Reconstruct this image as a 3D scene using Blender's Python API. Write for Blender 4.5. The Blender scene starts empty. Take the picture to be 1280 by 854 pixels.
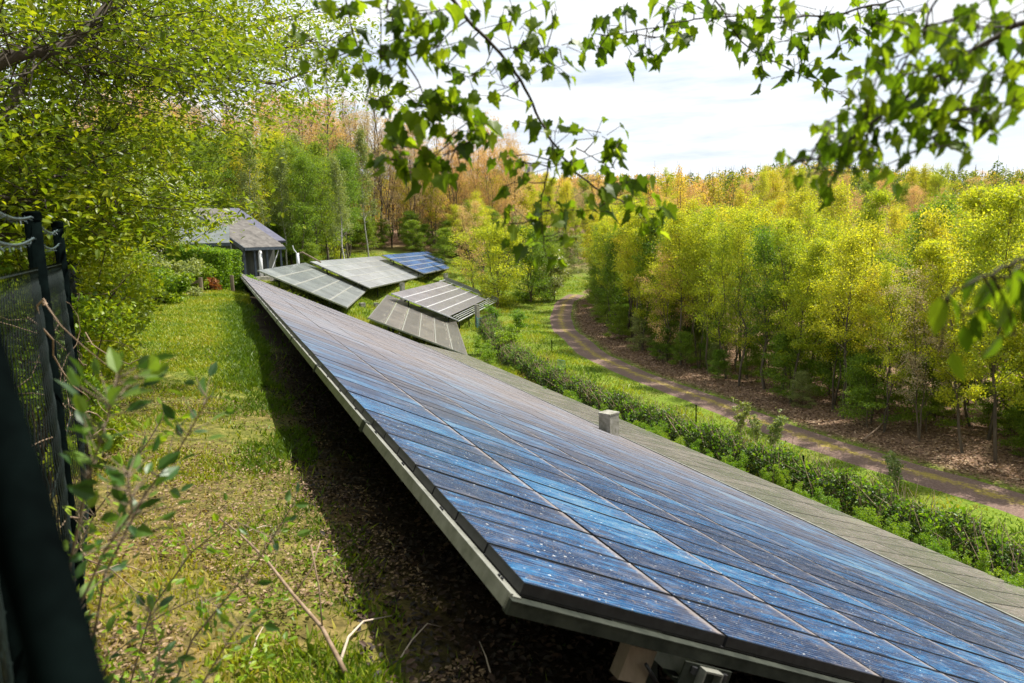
import bpy, math, random
import numpy as np
rng = np.random.default_rng(7)
random.seed(7)
SC = bpy.context.scene
COL = SC.collection
rad = math.radians

# ------------------------------------------------------------------ camera frame (eye at the origin, z up)
RM = np.array([[0.99954138, -0.03028264, 0.0], [-0.00416215, -0.13738034, 0.99050963], [-0.02999525, -0.99005535, -0.13744338]])
def ray(x, y): return RM @ np.array([(x-640)/900., (y-427)/900., 1.])
def at(x, y, d):                       # point on that sight line at forward distance d
    r = ray(x, y); return r*(d/r[1])
def atz(x, y, z):
    r = ray(x, y); return r*(z/r[2])

# ------------------------------------------------------------------ mesh helpers
def link(o, parent=None):
    COL.objects.link(o)
    if parent is not None: o.parent = parent
    return o
def tag(o, label=None, cat=None, group=None, kind=None):
    if label: o['label'] = label
    if cat: o['category'] = cat
    if group: o['group'] = group
    if kind: o['kind'] = kind
    return o
def empty(name, loc, label=None, cat=None, group=None, rz=0, sc=1.0):
    o = bpy.data.objects.new(name, None); o.empty_display_size = .2
    link(o); o.location = [float(c) for c in loc]; o.rotation_euler = (0, 0, rz); o.scale = (sc, sc, sc)
    return tag(o, label, cat, group)
def npmesh(name, V, Fs, mats, attr=None, uv=None, smooth=False, matidx=None):
    """V (n,3); Fs list of (k,m) int arrays (faces of one size each)"""
    me = bpy.data.meshes.new(name)
    V = np.asarray(V, np.float32)
    me.vertices.add(len(V)); me.vertices.foreach_set('co', V.ravel())
    Fs = [np.asarray(f, np.int32) for f in Fs if len(f)]
    loops = np.concatenate([f.ravel() for f in Fs])
    tot = np.concatenate([np.full(len(f), f.shape[1], np.int32) for f in Fs])
    st = np.concatenate([[0], np.cumsum(tot)[:-1]]).astype(np.int32)
    me.loops.add(len(loops)); me.loops.foreach_set('vertex_index', loops)
    me.polygons.add(len(tot)); me.polygons.foreach_set('loop_start', st)
    me.polygons.foreach_set('use_smooth', np.full(len(tot), smooth, bool))
    if matidx is not None: me.polygons.foreach_set('material_index', np.asarray(matidx, np.int32))
    for m in (mats if isinstance(mats, (list, tuple)) else [mats]): me.materials.append(m)
    if attr is not None:
        for k, (dom, a) in attr.items():
            at_ = me.attributes.new(k, 'FLOAT', dom); at_.data.foreach_set('value', np.asarray(a, np.float32))
    if uv is not None:
        l = me.uv_layers.new(name='UVMap'); l.data.foreach_set('uv', np.asarray(uv, np.float32).ravel())
    me.update(calc_edges=True); me.validate()
    return me
class MB:
    def __init__(s): s.v = []; s.f = []; s.n = 0
    def add(s, V, F):
        V = np.asarray(V, float); s.v.append(V); s.f += [tuple(int(i)+s.n for i in f) for f in F]; s.n += len(V); return s
    def obox(s, o, ex, ey, ez):        # box from corner o along three edge vectors
        o, ex, ey, ez = [np.asarray(q, float) for q in (o, ex, ey, ez)]
        V = [o, o+ex, o+ex+ey, o+ey, o+ez, o+ex+ez, o+ex+ey+ez, o+ey+ez]
        return s.add(V, [(3,2,1,0),(4,5,6,7),(0,1,5,4),(1,2,6,5),(2,3,7,6),(3,0,4,7)])
    def box(s, c, sx, sy, sz, rz=0):   # centre of base
        ca, sa = math.cos(rz), math.sin(rz)
        ex = np.array([ca, sa, 0])*sx; ey = np.array([-sa, ca, 0])*sy
        return s.obox(np.asarray(c, float)-ex/2-ey/2, ex, ey, (0,0,sz))
    def bar(s, a, b, w, h=None, upv=(0,0,1)):
        a = np.asarray(a, float); b = np.asarray(b, float); h = h or w
        d = b-a; x = np.cross(d, upv); x /= np.linalg.norm(x)+1e-9; z = np.cross(x, d); z /= np.linalg.norm(z)+1e-9
        return s.obox(a-x*w/2-z*h/2, x*w, d, z*h)
    def tube(s, pts, r, n=6, cap=True):
        pts = np.asarray(pts, float); k = len(pts); r = np.broadcast_to(r, k)
        t = np.gradient(pts, axis=0); t /= np.linalg.norm(t, axis=1)[:, None]+1e-9
        ref = np.array([0.31, 0.17, 0.93]) if abs(t[0][2]) < .8 else np.array([1, .1, 0.])
        x = np.cross(t, ref); x /= np.linalg.norm(x, axis=1)[:, None]; y = np.cross(t, x)
        an = np.arange(n)*2*math.pi/n
        V = (pts[:, None]+r[:, None, None]*(np.cos(an)[None, :, None]*x[:, None]+np.sin(an)[None, :, None]*y[:, None])).reshape(-1, 3)
        F = [(i*n+j, i*n+(j+1) % n, (i+1)*n+(j+1) % n, (i+1)*n+j) for i in range(k-1) for j in range(n)]
        if cap: F += [tuple(range(n-1, -1, -1)), tuple((k-1)*n+j for j in range(n))]
        return s.add(V, F)
    def mesh(s, name, mat, off=(0,0,0), smooth=False):
        me = bpy.data.meshes.new(name)
        V = np.concatenate(s.v)-np.asarray(off, float)
        me.from_pydata([tuple(map(float, v)) for v in V], [], s.f); me.materials.append(mat)
        if smooth: me.polygons.foreach_set('use_smooth', [True]*len(me.polygons))
        me.update(); return me
    def build(s, name, mat, parent=None, smooth=False, local=False):
        off = (0,0,0) if (parent is None or local) else tuple(parent.location)
        return link(bpy.data.objects.new(name, s.mesh(name, mat, off, smooth)), parent)
    def solo(s, name, mat, label, cat, group=None, kind=None, smooth=False):
        V = np.concatenate(s.v); o0 = np.array([V[:, 0].mean(), V[:, 1].mean(), V[:, 2].min()])
        o = link(bpy.data.objects.new(name, s.mesh(name, mat, o0, smooth))); o.location = o0.tolist()
        return tag(o, label, cat, group, kind)
def build_np(name, me, parent=None, loc=None):
    o = bpy.data.objects.new(name, me); link(o, parent)
    if loc is not None: o.location = loc
    return o

# leaf templates: y = length axis, z = normal
RH = (np.array([[0,0,0],[.36,.42,.06],[0,1,-.06],[-.36,.42,.06]]), [np.array([[0,1,2,3]])])
OV = (np.array([[0,0,0],[.22,.28,.05],[.2,.62,.03],[0,1,-.1],[-.2,.62,.03],[-.22,.28,.05],[0,.45,-.02]]),
      [np.array([[0,1,2,6],[6,2,3,4],[0,6,4,5]])])
_half = [(0,.0),(.16,-.12),(.36,-.08),(.36,.10),(.56,.24),(.45,.38),(.46,.58),(.27,.58),(.17,.74),(.0,1.0)]
_pts = _half+[(-x, y) for x, y in _half[-2:0:-1]]
def _mp(f, b, tw, sx=1.): return np.array([(x*sx*math.cos(f*1.1), y, abs(x)*math.sin(f*1.1)-b*y*y+tw*x*y) for x, y in _pts]+[(0, .33, -b*.1)])
MAPLES = [(_mp(f, b, t, q), [np.array([[len(_pts), i, (i+1) % len(_pts)] for i in range(len(_pts))])]) for f, b, t, q in ((.25,.15,.1,1.), (.6,.4,-.2,.9), (.95,.6,.3,1.), (.1,.5,.5,.8))]
_mv = _mp(.3, .2, 0)
MAPLE = (_mv, [np.array([[len(_pts), i, (i+1) % len(_pts)] for i in range(len(_pts))])])
def unit(v): return v/(np.linalg.norm(v, axis=-1, keepdims=True)+1e-9)
def scatter(T, P, Yd, N, S, k0=0):
    """leaves: template T at points P, growing along Yd with face normal about N, size S"""
    tv, tf = T; P = np.asarray(P); n = len(P); S = np.broadcast_to(S, n)
    y = unit(Yd); x = unit(np.cross(y, N)); z = np.cross(x, y)
    V = P[:, None]+S[:, None, None]*(tv[None, :, 0:1]*x[:, None]+tv[None, :, 1:2]*y[:, None]+tv[None, :, 2:3]*z[:, None])
    Fs = [(f[None]+(np.arange(n)*len(tv))[:, None, None]+k0).reshape(-1, f.shape[1]) for f in tf]
    return V.reshape(-1, 3), Fs, sum(len(f) for f in tf)
def leafmesh(name, T, P, Yd, N, S, mat, rnd=None):
    V, Fs, m = scatter(T, P, Yd, N, S)
    if rnd is None: rnd = rng.random(len(P))
    return npmesh(name, V, Fs, mat, {'rnd': ('FACE', np.repeat(rnd, m))})
def rdir(n, zb=0.0):
    v = rng.normal(size=(n, 3)); v[:, 2] += zb; return unit(v)

# ------------------------------------------------------------------ materials
def newmat(name):
    m = bpy.data.materials.new(name); m.use_nodes = True; nt = m.node_tree; nt.nodes.clear()
    out = nt.nodes.new('ShaderNodeOutputMaterial')
    return m, nt, out
def N(nt, t, **kw):
    n = nt.nodes.new(t)
    for k, v in kw.items():
        if k in n.inputs: n.inputs[k].default_value = v
        else: setattr(n, k, v)
    return n
def L(nt, a, b): nt.links.new(a, b)
def ramp(nt, fac, stops):
    r = nt.nodes.new('ShaderNodeValToRGB'); e = r.color_ramp.elements
    while len(e) < len(stops): e.new(.5)
    for el, (p, c) in zip(e, stops): el.position = p; el.color = (*c, 1)
    if fac is not None: L(nt, fac, r.inputs[0])
    return r
def noise(nt, vec, scale, detail=4, rough=.55):
    n = N(nt, 'ShaderNodeTexNoise'); n.inputs['Scale'].default_value = scale; n.inputs['Detail'].default_value = detail; n.inputs['Roughness'].default_value = rough
    if vec is not None: L(nt, vec, n.inputs['Vector'])
    return n
def mixc(nt, fac, a, b, mode='MIX'):
    m = nt.nodes.new('ShaderNodeMix'); m.data_type = 'RGBA'; m.blend_type = mode
    for s, v in ((m.inputs[0], fac), (m.inputs[6], a), (m.inputs[7], b)):
        if isinstance(v, (int, float)): s.default_value = v
        elif isinstance(v, tuple): s.default_value = (*v, 1)
        else: L(nt, v, s)
    return m.outputs[2]
def mth(nt, op, a, b=None, c=None, clamp=False):
    m = nt.nodes.new('ShaderNodeMath'); m.operation = op; m.use_clamp = clamp
    for s, v in zip(m.inputs, (a, b, c)):
        if v is None: continue
        if isinstance(v, (int, float)): s.default_value = v
        else: L(nt, v, s)
    return m.outputs[0]
def foliage(name, cols, trans=.45, gloss=.35, spread=.12, spec=.4):
    """leaf material: colour per leaf (attribute rnd) and a small shift per plant"""
    m, nt, out = newmat(name)
    a = N(nt, 'ShaderNodeAttribute', attribute_name='rnd')
    oi = N(nt, 'ShaderNodeObjectInfo')
    r = ramp(nt, a.outputs['Fac'], [(i/(len(cols)-1), c) for i, c in enumerate(cols)])
    hs = N(nt, 'ShaderNodeHueSaturation'); L(nt, r.outputs[0], hs.inputs['Color'])
    L(nt, mth(nt, 'MULTIPLY_ADD', oi.outputs['Random'], spread*.3, .5-spread*.15), hs.inputs['Hue'])
    L(nt, mth(nt, 'MULTIPLY_ADD', oi.outputs['Random'], -spread*2.2, 1+spread*1.1), hs.inputs['Value'])
    p = N(nt, 'ShaderNodeBsdfPrincipled'); p.inputs['Roughness'].default_value = gloss; p.inputs['Specular IOR Level'].default_value = spec
    L(nt, hs.outputs[0], p.inputs['Base Color'])
    t = N(nt, 'ShaderNodeBsdfTranslucent')
    L(nt, mixc(nt, 1.0, hs.outputs[0], (1.25, 1.2, .45), 'MULTIPLY'), t.inputs['Color'])
    mx = N(nt, 'ShaderNodeMixShader'); mx.inputs[0].default_value = trans
    L(nt, p.outputs[0], mx.inputs[1]); L(nt, t.outputs[0], mx.inputs[2]); L(nt, mx.outputs[0], out.inputs[0])
    return m
def surface(name, c1, c2, scale=4, rough=.8, metal=0, bump=0, detail=6, c3=None, stretch=None, spec=.4):
    m, nt, out = newmat(name)
    tc = N(nt, 'ShaderNodeNewGeometry'); vec = tc.outputs['Position']
    if stretch:
        mp = N(nt, 'ShaderNodeMapping'); mp.inputs['Scale'].default_value = stretch; L(nt, vec, mp.inputs[0]); vec = mp.outputs[0]
    n = noise(nt, vec, scale, detail, .65)
    st = [(.32, c1), (.68, c2)] if c3 is None else [(.3, c1), (.52, c2), (.7, c3)]
    r = ramp(nt, n.outputs[0], st)
    p = N(nt, 'ShaderNodeBsdfPrincipled'); p.inputs['Roughness'].default_value = rough; p.inputs['Metallic'].default_value = metal; p.inputs['Specular IOR Level'].default_value = spec
    L(nt, r.outputs[0], p.inputs['Base Color'])
    if bump:
        b = N(nt, 'ShaderNodeBump'); b.inputs['Strength'].default_value = bump; b.inputs['Distance'].default_value = .02
        L(nt, n.outputs[0], b.inputs['Height']); L(nt, b.outputs[0], p.inputs['Normal'])
    L(nt, p.outputs[0], out.inputs[0]); return m

M = {}
M['bark'] = surface('dark_bark', (.035,.027,.02), (.10,.08,.06), 6, .9, bump=.5, stretch=(1,1,.2))
M['twig'] = surface('twig_bark', (.03,.022,.016), (.07,.05,.035), 30, .8)
M['forest_bark'] = surface('forest_bark', (.05,.04,.028), (.15,.12,.08), 3, .9, stretch=(1,1,.2))
M['birch'] = surface('birch_bark', (.06,.05,.04), (.62,.6,.55), 5, .8, stretch=(1,1,2.5))
M['drystick'] = surface('dry_stick', (.16,.10,.06), (.34,.25,.17), 20, .8)
M['palestick'] = surface('pale_stick', (.40,.32,.24), (.6,.5,.4), 20, .8)
M['galv'] = surface('galvanised_steel', (.14,.145,.12), (.30,.30,.26), 9, .5, metal=.25, bump=.1)
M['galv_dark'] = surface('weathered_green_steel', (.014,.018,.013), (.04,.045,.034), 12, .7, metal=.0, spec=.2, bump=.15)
M['black'] = surface('black_module_frame', (.012,.012,.014), (.03,.03,.032), 20, .45)
M['alu'] = surface('pale_aluminium', (.5,.51,.52), (.68,.69,.7), 12, .4, metal=.5)
M['concrete'] = surface('weathered_concrete', (.10,.10,.06), (.24,.23,.19), 5, .9, bump=.4, c3=(.36,.35,.31))
M['fence_green'] = surface('shaded_green_plastic_coat', (.0012,.0018,.0018), (.003,.0055,.0052), 14, .85, spec=.0)  # near black: the shade of the trees is put into the coat colour
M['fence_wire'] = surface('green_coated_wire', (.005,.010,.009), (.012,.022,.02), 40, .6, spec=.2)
M['barb'] = surface('grey_blue_wire', (.03,.055,.06), (.09,.13,.14), 60, .5)
M['oldwood'] = surface('old_wood', (.10,.075,.05), (.26,.2,.14), 6, .9, bump=.4, stretch=(1,1,.3))
M['house_wood'] = surface('dark_boards', (.028,.034,.028), (.10,.105,.085), 2.2, .8, stretch=(4,4,.15))
M['house_blue'] = surface('blue_black_fascia', (.02,.03,.042), (.05,.065,.085), 5, .5)
M['house_grey'] = surface('grey_boards', (.20,.19,.16), (.32,.3,.25), 4, .8, stretch=(3,3,.3))
M['glass_dark'] = surface('dark_window', (.015,.02,.02), (.04,.05,.05), 2, .12, spec=.6)
M['roof_tile'] = surface('weathered_roof', (.05,.046,.042), (.11,.10,.09), 1.6, .85, c3=(.16,.15,.135))
M['roof_slate'] = surface('blue_slate', (.05,.05,.08), (.10,.10,.14), 2.5, .6)
M['roof_light'] = surface('pale_sheet_roof', (.08,.09,.088), (.16,.18,.17), 1.5, .7)
M['white_pole'] = surface('white_paint', (.6,.6,.6), (.78,.78,.78), 6, .5)
M['far_wall'] = surface('pale_render', (.55,.56,.58), (.66,.67,.7), .2, .8)
M['far_grey'] = surface('grey_render', (.25,.27,.3), (.34,.36,.4), .3, .7)
M['far_glass'] = surface('window_band', (.08,.1,.13), (.16,.18,.22), .5, .2)
M['blue_metal'] = surface('teal_metal', (.05,.16,.18), (.1,.26,.28), 5, .5)
# leaves
M['lf_maple'] = foliage('maple_leaves', [(.05,.10,.008), (.12,.21,.012), (.26,.36,.02)], .66, .42, .04)
M['lf_bush'] = foliage('hedge_shrub_leaves', [(.07,.14,.012), (.16,.25,.016), (.29,.37,.02), (.44,.48,.03)], .5, .4, .08)
M['lf_canopy'] = foliage('young_canopy_leaves', [(.06,.12,.010), (.15,.235,.014), (.33,.38,.02)], .55, .4, .08)
M['lf_yellow'] = foliage('yellow_green_leaves', [(.20,.28,.025), (.38,.44,.035), (.60,.58,.06)], .62, .5, .10)
M['lf_gold'] = foliage('golden_leaves', [(.27,.32,.025), (.47,.47,.04), (.66,.54,.10)], .62, .5, .10)
M['lf_green'] = foliage('mid_green_leaves', [(.09,.16,.018), (.17,.27,.028), (.29,.38,.035)], .55, .5, .10)
M['lf_grey'] = foliage('grey_green_leaves', [(.14,.19,.06), (.25,.30,.10), (.36,.40,.16)], .45, .5, .12)
M['lf_orange'] = foliage('orange_buds', [(.42,.28,.13), (.62,.41,.21), (.70,.50,.29)], .4, .6, .06)
M['lf_brown'] = foliage('pinkish_buds', [(.34,.25,.16), (.50,.38,.26), (.58,.46,.32)], .35, .6, .12)
M['lf_dark'] = foliage('dark_evergreen', [(.012,.035,.010), (.03,.07,.015), (.06,.12,.02)], .3, .5, .1)
M['lf_hedge'] = foliage('ivy_hedge_leaves', [(.022,.045,.012), (.05,.085,.02), (.10,.14,.035)], .3, .45, .1)
M['lf_fresh'] = foliage('fresh_shrub_leaves', [(.09,.19,.012), (.18,.31,.015), (.28,.40,.03)], .5, .45, .1)
M['lf_red'] = foliage('reddish_shrub_leaves', [(.22,.06,.03), (.34,.12,.05), (.2,.2,.05)], .4, .5, .1)
M['blossom'] = foliage('white_blossom', [(.6,.62,.5), (.75,.76,.66)], .3, .6, .02)
M['lf_fore'] = foliage('foreground_shrub_leaves', [(.028,.075,.02), (.06,.14,.025), (.14,.24,.03)], .4, .4, .05, spec=.35)
M['grass'] = foliage('grass_blades', [(.09,.16,.012), (.22,.30,.018), (.38,.38,.035), (.44,.31,.12)], .4, .5, .02)
M['grass_dark'] = foliage('shade_grass', [(.05,.11,.012), (.10,.19,.02), (.17,.26,.03)], .35, .5, .02)
M['litter'] = foliage('fallen_leaves', [(.06,.033,.017), (.17,.105,.055), (.28,.18,.10), (.40,.29,.18)], .1, .7, .02)
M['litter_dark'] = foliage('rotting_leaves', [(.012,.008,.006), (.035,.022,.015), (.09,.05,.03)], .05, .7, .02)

# ------------------------------------------------------------------ ground heights
US, VS = np.array([.928, .371]), np.array([-.371, .928])       # down the bank / along the array
C0 = np.array([.018, 2.55])
def W(u, v, z=0.): return np.array([C0[0]+US[0]*u+VS[0]*v, C0[1]+US[1]*u+VS[1]*v, z])
def UV(x, y):
    return (x-C0[0])*US[0]+(y-C0[1])*US[1], (x-C0[0])*VS[0]+(y-C0[1])*VS[1]
PATH_PX = [(1500,715,-9.7),(1380,670,-9.6),(1280,630,-9.5),(1140,591,-9.5),(990,543,-9.5),(890,503,-9.45),(790,467,-9.3),(740,443,-9.1),(706,415,-8.8),(700,396,-8.4),(705,378,-7.9),(722,368,-7.5)]
PATH = np.array([atz(*p) for p in PATH_PX])
HEDGE_PX = [(1420,775,-9.3),(1280,712,-9.2),(1140,652,-9.2),(1040,612,-9.2),(940,573,-9.15),(840,537,-9.1),(740,497,-8.9),(690,475,-8.7),(650,447,-8.4),(622,417,-8.0),(608,398,-7.6)]
HEDGE = np.array([atz(x, y+8+14*min(1, max(0, (x-640)/500)), z) for x, y, z in HEDGE_PX])
TAB = {   # corners at unit distance: upper near, lower near, lower far, upper far
 'A': (66., [(-0.2873,0.8254,-0.0234),(-0.1903,0.8374,-0.0702),(-0.233,1.1808,-0.0702),(-0.3299,1.1687,-0.0234)]),
 'B': (86., [(-0.238,0.8662,-0.0162),(-0.1671,0.8585,-0.0495),(-0.1359,1.1438,-0.0495),(-0.2068,1.1516,-0.0162)]),
 'C': (108., [(-0.1549,0.8824,-0.0113),(-0.1042,0.8771,-0.0352),(-0.0776,1.1303,-0.0352),(-0.1283,1.1356,-0.0113)]),
 'D': (60., [(-0.1607,0.8037,-0.0792),(-0.0502,0.8158,-0.128),(-0.0909,1.1867,-0.128),(-0.2013,1.1746,-0.0792)]),
 'E': (76., [(-0.1436,0.8694,-0.057),(-0.0623,0.8573,-0.0914),(-0.0218,1.1292,-0.0914),(-0.103,1.1413,-0.057)])}
ctl = []
for v in (-12, -5, 3, 12, 22, 32, 42):
    for u, z in ((-14,-1.2),(-8,-1.5),(-4,-1.75),(-1.5,-1.80),(.3,-1.86),(3,-3.25),(6.5,-5.0),(10,-6.9),(14,-8.5)):
        ctl.append((*W(u, v)[:2], z - .004*max(v, 0)*(u < 0)))
for k, (s, cs) in TAB.items():
    for i, c in enumerate(cs):
        ctl.append((c[0]*s, c[1]*s, c[2]*s-(1.8 if i in (0, 3) else 1.35)))
for p in PATH: ctl.append(tuple(p))
for i, p in enumerate(PATH[:-1]):
    t = unit(PATH[i+1]-p); nrm = np.array([-t[1], t[0]])*-1
    ctl.append((p[0]+nrm[0]*7, p[1]+nrm[1]*7, p[2]-.1)); ctl.append((p[0]+nrm[0]*22, p[1]+nrm[1]*22, p[2]-.2))
for p in HEDGE[::2]: ctl.append(tuple(p))
for x, y, z in ((-24,62,-2.3),(-30,72,-2.2),(-22,70,-2.4),(-34,58,-1.8),(-20,50,-2.2),(-26,40,-1.9),(-35,90,-2.2),(-20,100,-3.2),(-5,115,-5.),(-45,45,-1),(-30,15,-.3),(-20,0,-.5),
                (0,-8,-1.7),(5,-6,-4.2),(12,-4,-8.4),(60,20,-9.8),(60,60,-9.8),(40,95,-9),(20,125,-7.5),(0,140,-6),(-40,140,-3),(90,90,-9)): ctl.append((x, y, z))
ctl = np.array(ctl, float)
def _k(r2): return np.where(r2 > 0, .5*r2*np.log(r2+1e-12), 0)
_P = ctl[:, :2]/30.
_K = _k(((_P[:, None]-_P[None])**2).sum(-1))+np.eye(len(ctl))*.01
_A = np.block([[_K, np.c_[np.ones(len(ctl)), _P]], [np.c_[np.ones(len(ctl)), _P].T, np.zeros((3, 3))]])
_w = np.linalg.solve(_A, np.r_[ctl[:, 2], 0, 0, 0])
def sst(a, b, x): t = np.clip((x-a)/(b-a), 0, 1); return t*t*(3-2*t)
def H(x, y):
    x = np.atleast_1d(np.asarray(x, float)); y = np.atleast_1d(np.asarray(y, float)); out = np.empty(x.shape)
    for i in range(0, len(x), 40000):
        X = x[i:i+40000]; Y = y[i:i+40000]
        q = np.c_[X, Y]/30.
        z = _k(((q[:, None]-_P[None])**2).sum(-1))@_w[:-3]+_w[-3]+q@_w[-2:]
        r = np.hypot(X, Y); az = np.degrees(np.arctan2(X, Y))
        base = np.where(az < -8, -3., np.where(az > 8, -9.8, -3-6.8*(az+8)/16))
        top = 11.-6.5*sst(20, 38, az)+1.2*np.sin(az*.35)*sst(150, 300, r)
        far = base+(top-base)*np.clip((r-95)/175., 0, 1)**.8+4*sst(280, 450, r)-22*sst(480, 900, r)
        w = sst(95, 150, r)
        w = np.maximum(w, sst(40, 90, -Y)); w = np.maximum(w, sst(55, 100, -X)); w = np.maximum(w, sst(75, 110, X))
        out[i:i+40000] = np.clip(z, -13, 3)*(1-w)+far*w
    return out
def Hs(x, y): return float(H(x, y)[0])
def polydist(X, Y, poly):
    d = np.full(len(X), 1e9); side = np.zeros(len(X))
    for a, b in zip(poly[:-1], poly[1:]):
        ab = b[:2]-a[:2]; t = np.clip(((X-a[0])*ab[0]+(Y-a[1])*ab[1])/(ab@ab), 0, 1)
        dx = X-a[0]-t*ab[0]; dy = Y-a[1]-t*ab[1]; dd = np.hypot(dx, dy); s = np.sign(ab[0]*dy-ab[1]*dx)
        k = dd < d; d[k] = dd[k]; side[k] = s[k]
    return d*side     # negative = forest side (right of travel towards the far end)
def nz(X, Y, s, seed=0):    # cheap smooth value noise for scattering
    r = np.random.default_rng(seed); o = 0
    for k in range(5):
        a = r.random()*6.28; f = s*(1+k*.63); p = r.random()*6.28
        o = o+np.sin((X*math.cos(a)+Y*math.sin(a))*f+p+1.3*np.sin((X*math.sin(a)-Y*math.cos(a))*f*.7+k))
    return o/5*.9+.5

# ------------------------------------------------------------------ ground sheet
def axis(lims):     # [(end, step), ...]
    o = [lims[0]]
    for e, s in lims[1:]:
        n = max(1, int(round((e-o[-1])/s))); o += list(np.linspace(o[-1], e, n+1)[1:])
    return np.array(o)
xs = axis([-900, (-300, 60), (-100, 12), (-40, 2.), (-14, .7), (-6, .3), (6, .25), (30, .45), (60, 1.2), (110, 4), (300, 12), (900, 60)])
ys = axis([-300, (-60, 40), (-10, 5), (0, .8), (12, .22), (30, .4), (60, .7), (110, 1.5), (160, 5), (420, 10), (1100, 60)])
GX, GY = np.meshgrid(xs, ys); gx, gy = GX.ravel(), GY.ravel()
gz = H(gx, gy)
pd = polydist(gx, gy, PATH); hd = polydist(gx, gy, HEDGE)
gu, gv = UV(gx, gy)
gz = gz+.05*(nz(gx, gy, 1.1, 3)-.5)*np.clip((np.abs(pd)-1.5), 0, 1)*(np.hypot(gx, gy) < 90)
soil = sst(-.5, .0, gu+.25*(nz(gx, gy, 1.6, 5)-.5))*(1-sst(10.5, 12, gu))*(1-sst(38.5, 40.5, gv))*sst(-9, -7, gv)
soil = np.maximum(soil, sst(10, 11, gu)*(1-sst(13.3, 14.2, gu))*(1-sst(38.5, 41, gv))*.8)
litter = (pd < 0)*sst(1.3, 2.2, -pd)
litter = np.maximum(litter, sst(118, 135, np.hypot(gx, gy)))
litter = np.maximum(litter, sst(45, 60, -gx)); litter = np.maximum(litter, (gu < -6)*sst(-20, 0, gy)*(gy < 40)*.8*sst(6, 8, -gu))
nx, ny = len(xs), len(ys)
ii = (np.arange(ny-1)[:, None]*nx+np.arange(nx-1)[None]).ravel()
GF = np.c_[ii, ii+1, ii+1+nx, ii+nx]
def ground_mat():
    m, nt, out = newmat('meadow_soil'); g = N(nt, 'ShaderNodeNewGeometry'); P = g.outputs['Position']
    n1 = noise(nt, P, .55, 5, .6); n2 = noise(nt, P, 9, 5, .7); n3 = noise(nt, P, 45, 3, .7)
    gr = ramp(nt, n2.outputs[0], [(.3, (.05,.09,.012)), (.5, (.12,.18,.018)), (.7, (.22,.27,.035))])
    dr = ramp(nt, n2.outputs[0], [(.3, (.035,.020,.011)), (.5, (.13,.078,.036)), (.72, (.32,.20,.10))])
    f = mth(nt, 'MULTIPLY_ADD', n1.outputs[0], 3.4, -1.55, clamp=True)
    s = N(nt, 'ShaderNodeSeparateXYZ'); L(nt, P, s.inputs[0])
    near = mth(nt, 'MULTIPLY_ADD', s.outputs['Y'], -.10, 1.55, clamp=True)       # the lawn is dry towards the viewer
    f = mth(nt, 'ADD', mth(nt, 'MULTIPLY', f, .55), mth(nt, 'MULTIPLY', near, .62), clamp=True)
    c = mixc(nt, f, gr.outputs[0], dr.outputs[0])
    li = ramp(nt, n3.outputs[0], [(.3, (.06,.035,.02)), (.5, (.18,.11,.07)), (.7, (.34,.24,.17))])
    a = N(nt, 'ShaderNodeAttribute', attribute_name='litter'); c = mixc(nt, a.outputs['Fac'], c, li.outputs[0])
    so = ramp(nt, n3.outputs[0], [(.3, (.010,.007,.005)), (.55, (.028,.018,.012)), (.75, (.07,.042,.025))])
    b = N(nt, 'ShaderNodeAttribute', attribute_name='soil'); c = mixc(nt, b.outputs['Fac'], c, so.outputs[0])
    p = N(nt, 'ShaderNodeBsdfPrincipled'); p.inputs['Roughness'].default_value = .95; p.inputs['Specular IOR Level'].default_value = .1
    L(nt, c, p.inputs['Base Color'])
    bp = N(nt, 'ShaderNodeBump'); bp.inputs['Strength'].default_value = .7; bp.inputs['Distance'].default_value = .05
    L(nt, n2.outputs[0], bp.inputs['Height']); L(nt, bp.outputs[0], p.inputs['Normal']); L(nt, p.outputs[0], out.inputs[0])
    return m
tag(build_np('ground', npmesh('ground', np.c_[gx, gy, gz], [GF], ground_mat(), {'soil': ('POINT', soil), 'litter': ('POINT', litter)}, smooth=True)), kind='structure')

# path: two worn wheel tracks with a mossy strip between
def smoothline(P, n):
    P = np.asarray(P, float); t = np.r_[0, np.cumsum(np.linalg.norm(np.diff(P[:, :2], axis=0), axis=1))]
    q = np.linspace(0, t[-1], n); Q = np.c_[[np.interp(q, t, P[:, k]) for k in range(P.shape[1])]].T
    k = np.ones(9)/9
    for _ in range(2):
        Qp = np.pad(Q, ((4, 4), (0, 0)), mode='edge'); Q = np.c_[[np.convolve(Qp[:, j], k, 'valid') for j in range(Q.shape[1])]].T
    return Q
PL = smoothline(PATH, 260)
PT = unit(np.gradient(PL[:, :2], axis=0)); PN = np.c_[PT[:, 1], -PT[:, 0]]
offs = np.linspace(-1.3, 1.3, 9); PV = []; PU = []
s_ = np.r_[0, np.cumsum(np.linalg.norm(np.diff(PL[:, :2], axis=0), axis=1))]
for j, o in enumerate(offs):
    q = PL[:, :2]+PN*(o+.06*np.sin(s_*1.7+(o > 0)*2)*(abs(o) > 1.2))[:, None]; PV.append(q); PU.append(np.c_[np.full(len(s_), j/8.), s_])
PV = np.stack(PV, 1); PU = np.stack(PU, 1)
pz = H(PV[..., 0].ravel(), PV[..., 1].ravel()).reshape(PV.shape[:2])
pz = pz+.07-.05*np.exp(-((np.abs(offs)-.75)/.3)**2)[None]-.10*(np.abs(offs) > 1.2)[None]
k9 = (np.arange(259)[:, None]*9+np.arange(8)[None]).ravel(); PF = np.c_[k9, k9+1, k9+10, k9+9][:, ::-1]
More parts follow.
